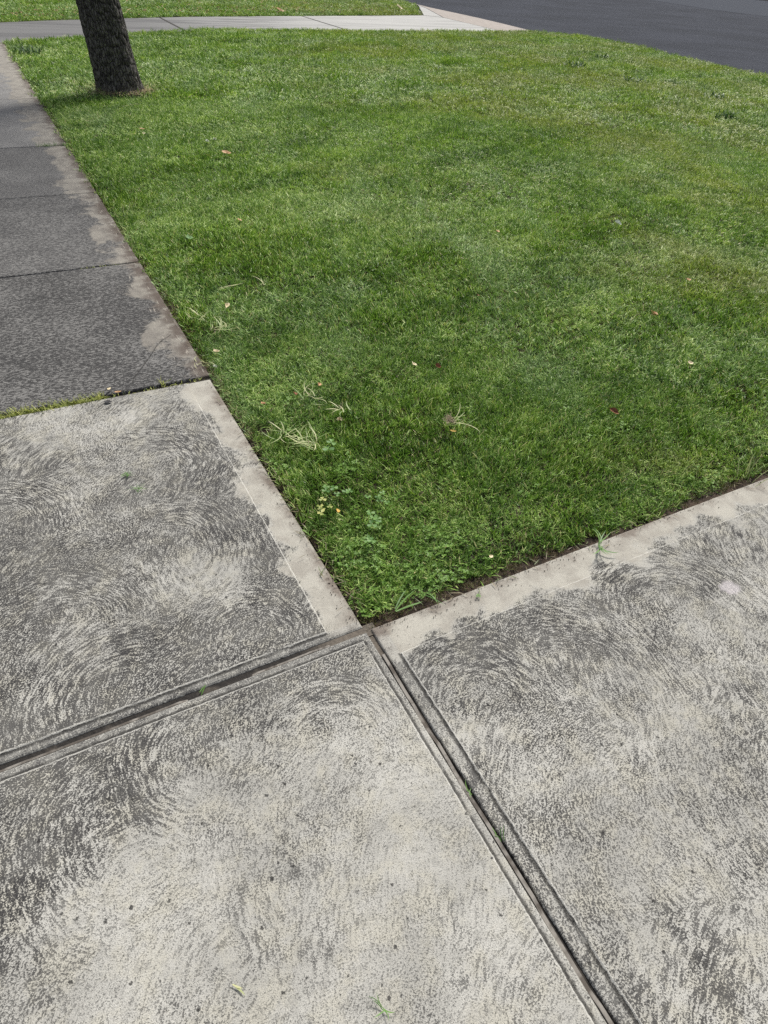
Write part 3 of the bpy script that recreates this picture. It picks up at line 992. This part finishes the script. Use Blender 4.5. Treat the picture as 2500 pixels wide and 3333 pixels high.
def tube(V, F, pts, rads, n=10):
    b0 = len(V)
    for i, (p, r) in enumerate(zip(pts, rads)):
        d = (Vector(pts[min(i + 1, len(pts) - 1)]) - Vector(pts[max(i - 1, 0)])).normalized()
        s = d.orthogonal().normalized(); t = d.cross(s)
        for k in range(n):
            a = 2 * math.pi * k / n
            V.append(Vector(p) + s * r * math.cos(a) + t * r * math.sin(a))
    for i in range(len(pts) - 1):
        for k in range(n):
            F.append((b0 + i * n + k, b0 + i * n + (k + 1) % n, b0 + (i + 1) * n + (k + 1) % n, b0 + (i + 1) * n + k))


top = Vector((-0.264, 0, 2.95))
tips = []
for k in range(5):
    V, F = [], []
    a = k * 1.257 + 0.4
    pts = [top + Vector((0, 0, -0.25))]
    d = Vector((math.cos(a) * 0.55, math.sin(a) * 0.55, 1)).normalized()
    for i in range(7):
        pts.append(pts[-1] + d * 0.5)
        d = (d + Vector((random.gauss(math.cos(a) * .1, .12), random.gauss(math.sin(a) * .1, .12), -0.02))).normalized()
    tube(V, F, pts, [0.16, 0.12, 0.10, 0.08, 0.06, 0.05, 0.035, 0.015])
    tips += [pts[4], pts[5], pts[6], pts[7]]
    link('limb', mesh('limb', V, F, True), M_bark, tree)
V, F = [], []
Rr = random.Random(5)
for c in tips:
    for q in range(4):
        cc = c + Vector((Rr.gauss(0, .45), Rr.gauss(0, .45), Rr.gauss(0, .3)))
        for _ in range(48):
            p = cc + Vector((Rr.gauss(0, .24), Rr.gauss(0, .24), Rr.gauss(0, .2)))
            n = Vector((Rr.gauss(0, 1), Rr.gauss(0, 1), Rr.gauss(0.6, 1))).normalized()
            s = n.orthogonal().normalized(); t = n.cross(s)
            L = Rr.uniform(.05, .09)
            b0 = len(V)
            V += [p - s * L, p - t * L * .45, p + s * L, p + t * L * .45]
            F.append((b0, b0 + 1, b0 + 2, b0 + 3))
link('crown', mesh('crown', V, F), M_tleaf, tree)  # unseen limbs and crown, put in for the shade they cast

# straw and clippings at the foot of the trunk
V, F = [], []
Rr = random.Random(17)
for _ in range(1500):
    a = Rr.uniform(0, 6.28); r = 0.27 + abs(Rr.gauss(0, 0.085))
    if math.cos(a - 5.2) < -0.3 and Rr.random() < .5:
        continue
    p = (TREE[0] + r * math.cos(a), TREE[1] + r * math.sin(a), 0.018 + Rr.uniform(0, .04))
    blade(V, F, p, Rr.uniform(0, 6.28), Rr.uniform(.03, .075), Rr.uniform(.002, .0045), Rr.uniform(1.1, 1.6), Rr.uniform(-.1, .4), 3)
N = NT('straw')
g = N.t.nodes.new('ShaderNodeNewGeometry')
N.color(N.mix(g.outputs['Random Per Island'], (0.16, 0.13, 0.06), (0.50, 0.41, 0.23)))
stuff(link('straw', mesh('straw', V, F), N.mat), 'ring of dry straw round the foot of the tree', 'straw')

# ------------------------------------------------------------------ loose grass, weeds
def tuft(name, loc, n, lmin, lmax, wd, mat, seed, label, cat, lean=(1.0, 1.5), fan=6.28, ang0=0.0, curl=(-.2, .5), roots=0, scat=None, z=0.0, group=None):
    scat = scat if scat is not None else (.022 if mat is M_pale and n > 3 else .004)
    R = random.Random(seed)
    V, F = [], []
    for i in range(n):
        ang = ang0 + R.uniform(-fan / 2, fan / 2)
        blade(V, F, (R.gauss(0, scat), R.gauss(0, scat), R.uniform(.001, .006)), ang, R.uniform(lmin, lmax), wd * R.uniform(.45, 1.0), R.uniform(*lean), R.uniform(*curl), 6,
              None, R.uniform(-1.5, 1.5) if n > 4 else R.uniform(-.4, .4))
    o = link(name, mesh(name, V, F), mat)
    o.location = (loc[0], loc[1], z)
    tag(o, label, cat, group)
    if roots:
        V, F = [], []
        for i in range(roots):
            ang = ang0 + math.pi + R.uniform(-1.6, 1.6)
            blade(V, F, (R.gauss(0, .010), R.gauss(0, .010), R.uniform(0, .014)), ang, R.uniform(.012, .030), .0024, R.uniform(.3, 1.6), R.uniform(-.8, 1.2), 4)
        c = link('root', mesh('root', V, F), M_root)
        c.parent = o
    return o


N = NT('pale_root')
g = N.t.nodes.new('ShaderNodeNewGeometry')
N.color(N.mix(g.outputs['Random Per Island'], (0.16, 0.11, 0.07), (0.52, 0.44, 0.33)))
M_root = N.mat

ZG = 0.034
tuft('grass_tuft', (0.905, 2.236), 9, .05, .09, .006, M_pale, 1, 'pale uprooted grass tuft with curled blades on the lawn near the path', 'grass tuft', roots=14, z=ZG, ang0=0.6, fan=3.6)
tuft('grass_tuft', (0.988, 2.100), 7, .04, .085, .0065, M_pale, 2, 'straw-coloured three-pronged grass tuft lying just above the pale dried flower head', 'grass tuft', roots=6, z=ZG, ang0=2.2, fan=3.0)
tuft('grass_tuft', (0.776, 1.914), 22, .05, .11, .006, M_pale, 3, 'largest heap of pale pulled grass lying above the clover by the lawn corner', 'grass tuft', roots=10, z=ZG, ang0=2.4, fan=4.6)
tuft('grass_tuft', (0.700, 2.010), 14, .05, .10, .005, M_pale, 4, 'loose pale clippings scattered between the soil hollow and the largest grass heap', 'clippings', z=ZG)
tuft('grass_tuft', (0.724, 2.990), 16, .05, .12, .0065, M_pale, 5, 'flattened bundle of straw-pale grass lying near the path edge beside the cracked slab', 'grass tuft', z=ZG, ang0=0.3, fan=2.2, roots=5)
tuft('grass_tuft', (0.692, 3.144), 12, .05, .10, .005, M_pale, 6, 'thin loose grass wisps just beyond the flattened straw-pale bundle', 'grass tuft', z=ZG, ang0=0.8, fan=4)
tuft('grass_tuft', (0.699, 4.939), 8, .04, .09, .006, M_pale, 7, 'upright pale weed sprig standing in the lawn beside the middle grey slab', 'grass tuft', z=ZG, lean=(.3, 1.2))
tuft('grass_tuft', (0.687, 4.665), 9, .05, .10, .005, M_pale, 8, 'flat pale grass wisps lying just nearer than the upright weed sprig', 'grass tuft', z=ZG, fan=2.0, ang0=.2)
tuft('grass_tuft', (0.585, 2.727), 10, .04, .085, .0055, M_pale, 9, 'pale green grass tuft spilling over the path edge at the light slab joint', 'grass tuft', z=0.005, ang0=3.6, fan=4.2)
tuft('loose_grass', (0.877, 3.435), 2, .14, .17, .006, M_pale, 10, 'single long pale grass blade lying flat on the lawn', 'grass blade', z=ZG + .012, fan=.25, ang0=.15, lean=(1.45, 1.55), curl=(0, .1))
tuft('grass_tuft', (1.121, 3.433), 8, .05, .11, .006, M_pale, 11, 'pale weed with spread-out blades to the right of the long single blade', 'grass tuft', z=ZG, lean=(.9, 1.4))
tuft('grass_tuft', (0.814, 3.929), 7, .05, .11, .005, M_pale, 12, 'thin pale wisps between the lobed green leaf and the folded tan leaf', 'grass tuft', z=ZG, fan=3)
tuft('grass_tuft', (1.36, 1.81), 9, .06, .105, .005, M_pale, 13, 'torn out turf clump with a brown root ball lying on the near lawn', 'grass tuft', z=ZG + .014, ang0=-.3, fan=1.3, roots=130)
tuft('grass_stalk', (2.290, 1.055), 9, .09, .16, .005, M_pale, 14, 'tall pale grass stalks standing at the driveway edge on the far right', 'grass stalk', z=0, lean=(.1, .7), ang0=.9, fan=2.6, curl=(0, .6))
tuft('grass_sprig', (1.455, 1.000), 8, .06, .095, .0075, M_fresh, 15, 'fresh green grass sprig lying on the smooth driveway edge', 'grass sprig', z=.012, lean=(1.0, 1.45), ang0=-.9, fan=3.4, curl=(.1, .5))
tuft('grass_sprig', (0.207, 0.213), 6, .022, .036, .0028, M_fresh, 16, 'small green grass sprig on the bare concrete at the bottom edge', 'grass sprig', z=.006, lean=(1.0, 1.5), curl=(0, .3))
tuft('loose_grass', (-0.032, 0.380), 2, .020, .026, .0042, M_pale, 17, 'short pale green blade fragment on the bare concrete at lower left', 'grass blade', z=.006, fan=.3, ang0=-.9, lean=(1.5, 1.56), curl=(0, .02))
tuft('loose_grass', (0.690, 1.052), 4, .07, .10, .007, M_fresh, 18, 'broad bent green blade lying along the driveway edge at the lawn corner', 'grass blade', z=.002, lean=(1.2, 1.5), ang0=.25, fan=1.0)
tuft('grass_sprig', (0.800, 1.075), 6, .06, .10, .004, M_fresh, 19, 'thin looping green stems leaning over the bare soil gap by the driveway', 'grass sprig', z=0, lean=(.3, 1.1), ang0=-1.0, fan=3, curl=(.4, 1.4))
tuft('loose_grass', (0.550, 1.270), 3, .03, .045, .0035, M_dry, 20, 'withered stem with tiny leaves on the smooth path edge', 'stem', z=.004, lean=(1.35, 1.55), ang0=1.2, fan=1.2)
tuft('loose_grass', (0.563, 1.474), 5, .03, .055, .0028, M_dry, 21, 'dry olive blades lying across the smooth path edge beside the clover', 'grass blade', z=.004, lean=(1.3, 1.55), ang0=2.6, fan=1.6)
tuft('grass_clippings', (0.102, 2.03), 26, .012, .030, .0026, M_fresh, 22, 'dark green clippings caught on the swirled slab', 'clippings', z=.008, lean=(1.2, 1.56))
tuft('grass_clippings', (0.118, 1.93), 16, .012, .040, .0026, M_fresh, 23, 'smaller dark green clippings below the others on the swirled slab', 'clippings', z=.008, lean=(1.2, 1.56))
tuft('loose_grass', (0.090, 1.030), 3, .022, .030, .0035, M_fresh, 24, 'tiny green blade stuck in the joint between path and driveway', 'grass blade', z=-.004, lean=(.9, 1.5), ang0=.4, fan=1)
tuft('loose_grass', (0.588, 0.360), 6, .02, .045, .0026, M_fresh, 25, 'thin green seedlings in the board joint of the driveway, nearer the camera', 'seedlings', z=-.008, lean=(.7, 1.5), ang0=1.6, fan=1.2)
tuft('loose_grass', (0.588, 0.480), 5, .02, .045, .0026, M_fresh, 26, 'thin green seedlings in the board joint of the driveway, farther from the camera', 'seedlings', z=-.008, lean=(.7, 1.5), ang0=1.6, fan=1.2)
tuft('grass_tuft', (0.371, 2.630), 12, .025, .055, .004, M_yellow, 27, 'yellow-green tuft growing from the joint below the crack', 'grass tuft', z=-.004, lean=(.4, 1.45))
tuft('grass_tuft', (0.900, 7.95), 16, .06, .14, .005, M_pale, 28, 'pale loose grass strewn on the lawn between path and tree foot', 'grass tuft', z=ZG)
tuft('loose_grass', (1.35, 8.55), 3, .2, .26, .006, M_pale, 29, 'long pale blade on the dark grass in front of the tree', 'grass blade', z=ZG + .015, lean=(1.4, 1.52), ang0=.2, fan=.5, curl=(0, .1))

# grass in the joints
def joint_grass(name, x0, x1, yy, n, lmin, lmax, mat, seed, label, spread=.012):
    R = random.Random(seed)
    V, F = [], []
    for _ in range(n):
        blade(V, F, (R.uniform(x0, x1), yy + R.gauss(0, spread * .5), -.008), R.uniform(0, 6.28), R.uniform(lmin, lmax), R.uniform(.0025, .0048), R.uniform(.3, 1.4), R.uniform(0, .8), 3)
    return stuff(link(name, mesh(name, V, F), mat), label, 'grass')


joint_grass('joint_grass', -0.90, 0.12, 2.622, 1500, .020, .042, M_yellow, 1, 'yellow-green grass filling the joint between dark and light path slabs', .030)
joint_grass('joint_grass', 0.12, 0.55, 2.619, 60, .010, .022, M_yellow, 2, 'sparse stubble at the lawn end of the joint below the crack', .010)
joint_grass('joint_grass', 0.25, 0.46, 4.105, 70, .012, .026, M_yellow, 3, 'short yellow moss in the second dark slab joint', .010)
joint_grass('joint_grass', 0.33, 0.60, 7.140, 130, .03, .065, M_fresh, 4, 'dark green tufts in the joint where the path turns lighter', .03)

# individual clover leaves and weeds
def clover(name, loc, n, size, h, seed, label, z=0.0, mat=None):
    R = random.Random(seed)
    V, F = [], []
    for _ in range(n):
        clover_geo(V, F, (R.gauss(0, size * 1.1), R.gauss(0, size * 1.1), 0), h * R.uniform(.7, 1.1), size * R.uniform(.75, 1.1), R.uniform(0, 6.28), R.uniform(0, .4), R)
    o = link(name, mesh(name, V, F), mat or M_fresh)
    o.location = (loc[0], loc[1], z)
    return tag(o, label, 'clover')


clover('clover_plant', (0.820, 1.835), 2, .026, .045, 1, 'round broad weed leaf above the clover, below the grass heap')
clover('clover_plant', (0.745, 1.610), 6, .016, .048, 2, 'light green clover bunch in the middle of the corner clover')
clover('clover_plant', (0.800, 1.420), 5, .018, .050, 3, 'large-leaved clover nearest the middle of the lawn corner')
clover('clover_plant', (0.730, 1.330), 4, .016, .045, 4, 'dark clover leaves close to the smooth path edge')
clover('clover_plant', (0.665, 1.545), 5, .014, .045, 5, 'yellowing clover stem standing near the path edge', mat=M_yellow)
clover('clover_plant', (0.860, 1.500), 5, .015, .046, 6, 'scattered clover on the right side of the clover patch')
clover('clover_leaf', (0.954, 0.986), 1, .012, .004, 7, 'lone clover leaf lying on the smooth driveway edge', z=.006)


def weed(loc, n, lmin, lmax, seed, label, wd=.03, z=0.0, sx=1.0):
    R = random.Random(seed)
    V, F = [], []
    for _ in range(n):
        ang = R.uniform(0, 6.28)
        r = R.random() ** .5 * lmax * 1.2
        a2 = R.uniform(0, 6.28)
        blade(V, F, (r * math.cos(a2) * sx, r * math.sin(a2), 0.01), ang, R.uniform(lmin, lmax), wd * R.uniform(.6, 1.1), R.uniform(.3, 1.2), R.uniform(.1, .9), 6, ang + 1.57 + R.uniform(-.4, .4))
    o = link('weed', mesh('weed', V, F), M_weed)
    o.location = (loc[0], loc[1], z)
    return tag(o, label, 'weed', 'broadleaf weeds in the lawn')


weed((10.29, 11.48), 70, .07, .16, 1, 'dense dark broadleaf weed farthest in from the road')
weed((12.2, 12.76), 46, .06, .13, 2, 'dark broadleaf weed nearest the far end of the lawn and the road')
weed((10.23, 9.75), 60, .06, .14, 3, 'left half of the dark weed pair on the right of the lawn', sx=1.4)
weed((10.95, 9.60), 44, .05, .12, 4, 'right half of the dark weed pair, smaller and sparser')
weed((9.18, 6.92), 60, .05, .12, 5, 'nearest dark weed spreading by the right edge of the photo', sx=1.4)
weed((10.48, 8.28), 40, .05, .12, 6, 'small dark weed between the weed pair and the nearest weed', sx=1.5)
weed((0.82, 13.02), 110, .08, .17, 7, 'low dark green weed mound left of the tree beside the path', wd=.022, sx=1.0)

# ------------------------------------------------------------------ fallen leaves
LM = {}


def leaf_mat(key, a, b, tr=0.12):
    N = NT('leaf_' + key)
    o = N.obj()
    n1 = N.noise(o, 70.0, 3.0, 0.6)
    xx, yy, zz = N.sep(o)
    vein = N.ss(N.m('ABSOLUTE', yy), 0.0004, 0.0014, 0.5, 0.0)
    N.color(N.mix(vein, N.mix(N.ss(n1, 0.35, 0.65), a, b), tuple(min(1, q * 1.4) for q in b)))
    N.b.inputs['Roughness'].default_value = 0.6
    LM[key] = N.mat


leaf_mat('tan', (0.36, 0.20, 0.10), (0.55, 0.36, 0.20))
leaf_mat('pale', (0.50, 0.42, 0.26), (0.66, 0.58, 0.40))
leaf_mat('brown', (0.035, 0.022, 0.018), (0.10, 0.06, 0.05))
leaf_mat('rust', (0.14, 0.05, 0.028), (0.27, 0.12, 0.06))
leaf_mat('white', (0.52, 0.58, 0.46), (0.72, 0.75, 0.64))
leaf_mat('green', (0.09, 0.19, 0.07), (0.18, 0.30, 0.12))
leaf_mat('yellow', (0.45, 0.28, 0.06), (0.58, 0.42, 0.12))
leaf_mat('slate', (0.022, 0.022, 0.024), (0.055, 0.054, 0.056))


def leaf(loc, L, W, key, rz, label, curl=0.6, fold=0.4, tilt=(0.1, 0.1), z=0.036, lobes=0.0, cat='leaf', name='fallen_leaf', group='fallen leaves'):
    V, F = [], []
    n, m = 12, 6
    for i in range(n + 1):
        t = i / n
        wv = W * (math.sin(math.pi * min(1, t ** 0.8)) ** 0.8 + 0.001)
        if lobes:
            wv *= 1 + lobes * math.sin(t * 17)
        for j in range(m + 1):
            u = j / m * 2 - 1
            yv = u * wv * 0.5
            V.append(((t - 0.5) * L, yv + 0.03 * L * math.sin(t * 5), fold * abs(yv) + curl * L * ((t - 0.5) ** 2) + 0.02 * L * math.sin(t * 9 + u * 3)))
    for i in range(n):
        for j in range(m):
            a = i * (m + 1) + j
            F.append((a, a + m + 1, a + m + 2, a + 1))
    b0 = len(V)
    sw = 0.012 * L
    for t in (0.0, 0.5, 1.0):
        xx = -0.5 * L - 0.28 * L * t
        zz = curl * L * 0.25 - 0.04 * L * t
        for s_, h_ in ((-sw, 0), (sw, 0), (0, sw * 1.5)):
            V.append((xx, s_, zz + h_))
    for k in range(2):
        for j in range(3):
            a = b0 + 3 * k + j; b = b0 + 3 * k + (j + 1) % 3
            F.append((a, b, b + 3, a + 3))
    me = mesh(name, V, F, True)
    o = link(name, me, LM[key])
    o.location = (loc[0], loc[1], z)
    o.rotation_euler = (tilt[0], tilt[1], rz)
    tag(o, label, cat, group)
    return o


leaf((1.839, 6.39), .088, .052, 'tan', -.4, 'largest tan leaf, lying flat on the lawn in front of the tree', tilt=(.25, .1))
leaf((3.114, 4.907), .058, .044, 'brown', 1.3, 'dark brown leaf in the upper middle of the lawn', tilt=(.5, .2), fold=.8)
leaf((4.041, 3.658), .058, .036, 'white', -.6, 'whitish leaf standing out on the right part of the lawn', tilt=(.5, .3), fold=.9)
leaf((1.36, 4.563), .040, .030, 'tan', .8, 'small tan leaf on the lawn, nearer than the largest one', tilt=(.4, .2))
leaf((0.858, 3.241), .045, .024, 'pale', .9, 'folded pale leaf left of the lawn centre, above the weed with spread blades', tilt=(.4, -.2), fold=1.2)
leaf((2.088, 1.612), .046, .024, 'rust', -1.0, 'rust-red leaf on the near right of the lawn', tilt=(.5, .2), fold=.9)
leaf((0.946, 4.319), .046, .040, 'green', .2, 'lobed grey-green leaf lying on the left side of the lawn', tilt=(.3, .1), lobes=.35)
leaf((3.032, 2.303), .064, .040, 'tan', .5, 'crumpled light brown leaf in the yellowish patch on the right', tilt=(.3, .2), curl=1.2, fold=.8, lobes=.2)
leaf((3.669, 2.622), .042, .024, 'tan', .1, 'narrow tan leaf high on the right side of the lawn', tilt=(.3, .1))
leaf((3.011, 3.789), .046, .026, 'tan', .7, 'tan leaf among brownish grass in the middle right', tilt=(.3, .1))
leaf((2.783, 1.808), .034, .022, 'pale', -.2, 'small pale leaf at the right, below the crumpled leaf', tilt=(.4, .1))
leaf((2.225, 2.89), .036, .022, 'rust', 1.0, 'small reddish leaf half sunk in the middle of the lawn', tilt=(.6, .2), fold=.9)
leaf((1.474, 2.314), .026, .024, 'pale', .4, 'tiny straw-brown star-shaped leaf beside a dark red one', lobes=.5, tilt=(.3, .2))
leaf((1.567, 2.252), .030, .026, 'rust', -.5, 'dark red crumpled leaf beside the tiny star-shaped one', curl=1.4, fold=.9, tilt=(.4, .2))
leaf((0.703, 2.253), .026, .020, 'tan', 1.9, 'small tan crumpled leaf close to the path above the soil hollow', curl=1.2, fold=.8)
leaf((0.856, 2.278), .028, .020, 'rust', 1.3, 'small rusty leaf just left of the curled pale grass tuft', fold=.9, tilt=(.5, .1))
leaf((0.984, 2.31), .030, .018, 'tan', .9, 'small orange-tan leaf just right of the curled pale grass tuft', fold=.9, tilt=(.5, .1))
leaf((0.657, 2.765), .032, .026, 'pale', .3, 'pale crumpled leaf near the path edge beside the light slab joint', curl=1.2, fold=.8)
leaf((1.33, 7.502), .055, .022, 'tan', .2, 'slim tan leaf on the dark grass below the tree', tilt=(.3, .1))
leaf((0.699, 1.496), .026, .016, 'yellow', 1.2, 'orange-yellow leaf beside the yellowing clover', fold=.9, tilt=(.5, .2), z=.045)
leaf((1.067, 1.098), .020, .012, 'pale', .3, 'pale petal-like leaf near the driveway edge of the lawn', tilt=(.3, .2))
leaf((1.345, 1.765), .028, .010, 'yellow', -.4, 'yellow sliver of leaf just below the torn out turf clump', tilt=(.3, .1))
leaf((0.128, 2.559), .034, .022, 'slate', -.2, 'dark grey leaf flat on the light slab below the grassy joint', z=.010, tilt=(0, 0), fold=.1, curl=.15)
leaf((0.180, 2.615), .030, .010, 'tan', .2, 'brown leaf caught at the end of the grassy path joint', z=.014, tilt=(.2, .1))
leaf((0.150, 2.650), .024, .012, 'pale', .9, 'pale leaf beside the brown one on the dark slab', z=.016, tilt=(.2, .1))
leaf((1.30, 7.30), .05, .02, 'pale', .9, 'narrow pale leaf between the slim tan leaf and the path', tilt=(.3, .1))
leaf((8.03, 21.29), .26, .14, 'tan', .3, 'big tan leaf on the far driveway lawn edge', z=.07, tilt=(.5, .2))
leaf((13.18, 23.77), .30, .20, 'pale', .5, 'big pale leaf on the far lawn near the kerb', z=.08, tilt=(.6, .2))


def flower(loc, r, key, seed, label):
    R = random.Random(seed)
    V, F = [], []
    for _ in range(46):
        d = Vector((R.gauss(0, 1), R.gauss(0, 1), abs(R.gauss(.5, .8)))).normalized()
        s = d.orthogonal().normalized() * r * .22
        b0 = len(V)
        V += [d * r * .15 + s * .5, d * r * .15 - s * .5, d * r * .8 - s, d * r * 1.05, d * r * .8 + s]
        F.append((b0, b0 + 1, b0 + 2, b0 + 3, b0 + 4))
    o = link('clover_flower', mesh('clover_flower', V, F), LM[key])
    o.location = (loc[0], loc[1], .034)
    return tag(o, label, 'flower', 'clover flowers')


flower((0.953, 2.026), .012, 'pale', 1, 'dried straw-coloured clover head below the three-pronged grass tuft')
flower((1.802, 6.885), .018, 'white', 2, 'white clover flower behind the largest tan leaf, left one of the pair')
flower((1.890, 6.932), .018, 'white', 3, 'white clover flower behind the largest tan leaf, right one of the pair')
flower((0.613, 2.643), .009, 'white', 4, 'small white flower at the path edge by the light slab corner')
flower((3.60, 4.60), .014, 'white', 5, 'small white flower in the middle of the right lawn')

# scattered litter on the far lawn, crumbs of soil and clippings along the edges
R = random.Random(77)
V, F = [], []
for _ in range(900):
    t = R.random()
    fx = R.uniform(-1, 13.2)
    fy = float(np.interp(fx, [p[0] for p in FAR[:8]], [p[1] for p in FAR[:8]])) + 0.05 + abs(R.gauss(0, 1.0 if R.random() < .6 else 4.0))
    L = R.uniform(.04, .12); a = R.uniform(0, 6.28)
    b0 = len(V)
    c = Vector((fx, fy, R.uniform(.05, .10))); d = Vector((math.cos(a), math.sin(a), R.uniform(-.3, .3))) * L; s = Vector((-math.sin(a), math.cos(a), R.uniform(-.5, .5))) * L * .35
    V += [c - d * .5, c - s * .5 + Vector((0, 0, .01)), c + d * .5, c + s * .5 + Vector((0, 0, .01))]
    F.append((b0, b0 + 1, b0 + 2, b0 + 3))
N = NT('litter')
g = N.t.nodes.new('ShaderNodeNewGeometry')
N.color(N.mix(g.outputs['Random Per Island'], (0.12, 0.075, 0.035), (0.50, 0.40, 0.20)))
stuff(link('leaf_litter', mesh('leaf_litter', V, F), N.mat), 'dead leaves littering the lawn beyond the far driveway', 'leaf litter')

V, F = [], []
for _ in range(900):
    along = R.random() ** 1.5
    if R.random() < .6:
        y0 = 1.06 + along * 7.5; x0 = XE - abs(R.gauss(0, .022 if y0 < 2.6 else .045))
    else:
        x0 = .62 + along * 3.0; y0 = YE - .004 - abs(R.gauss(0, .022))
    r = R.uniform(.0008, .0028)
    b0 = len(V)
    c = Vector((x0, y0, .002 + r * .3))
    for d in ((1, 0, 0), (-.5, .8, 0), (-.5, -.8, 0), (0, 0, 1.1), (0.1, 0, -.8)):
        V.append(c + Vector(d) * r * R.uniform(.7, 1.3))
    F += [(b0, b0 + 1, b0 + 3), (b0 + 1, b0 + 2, b0 + 3), (b0 + 2, b0, b0 + 3), (b0 + 1, b0, b0 + 4), (b0 + 2, b0 + 1, b0 + 4), (b0, b0 + 2, b0 + 4)]
stuff(link('soil_crumbs', mesh('soil_crumbs', V, F), M_soil), 'crumbs of dark soil scattered along the concrete edges', 'soil')

V, F = [], []
for _ in range(260):
    y0 = 1.1 + R.random() ** 1.2 * 6.5
    blade(V, F, (XE + .01 - abs(R.gauss(0, .025)) + .02, y0, .008 + .01 * R.random()), R.uniform(0, 6.28), R.uniform(.015, .05), R.uniform(.0015, .003), R.uniform(1.3, 1.57), R.uniform(0, .2), 3)
for _ in range(90):
    x0 = .65 + R.random() * 3
    blade(V, F, (x0, YE + .01 - abs(R.gauss(0, .018)), .006), R.uniform(0, 6.28), R.uniform(.012, .04), R.uniform(.0015, .003), R.uniform(1.3, 1.57), R.uniform(0, .2), 3)
stuff(link('grass_clippings', mesh('grass_clippings', V, F), M_dry), 'dry grass clippings along the concrete edges of the lawn', 'clippings')
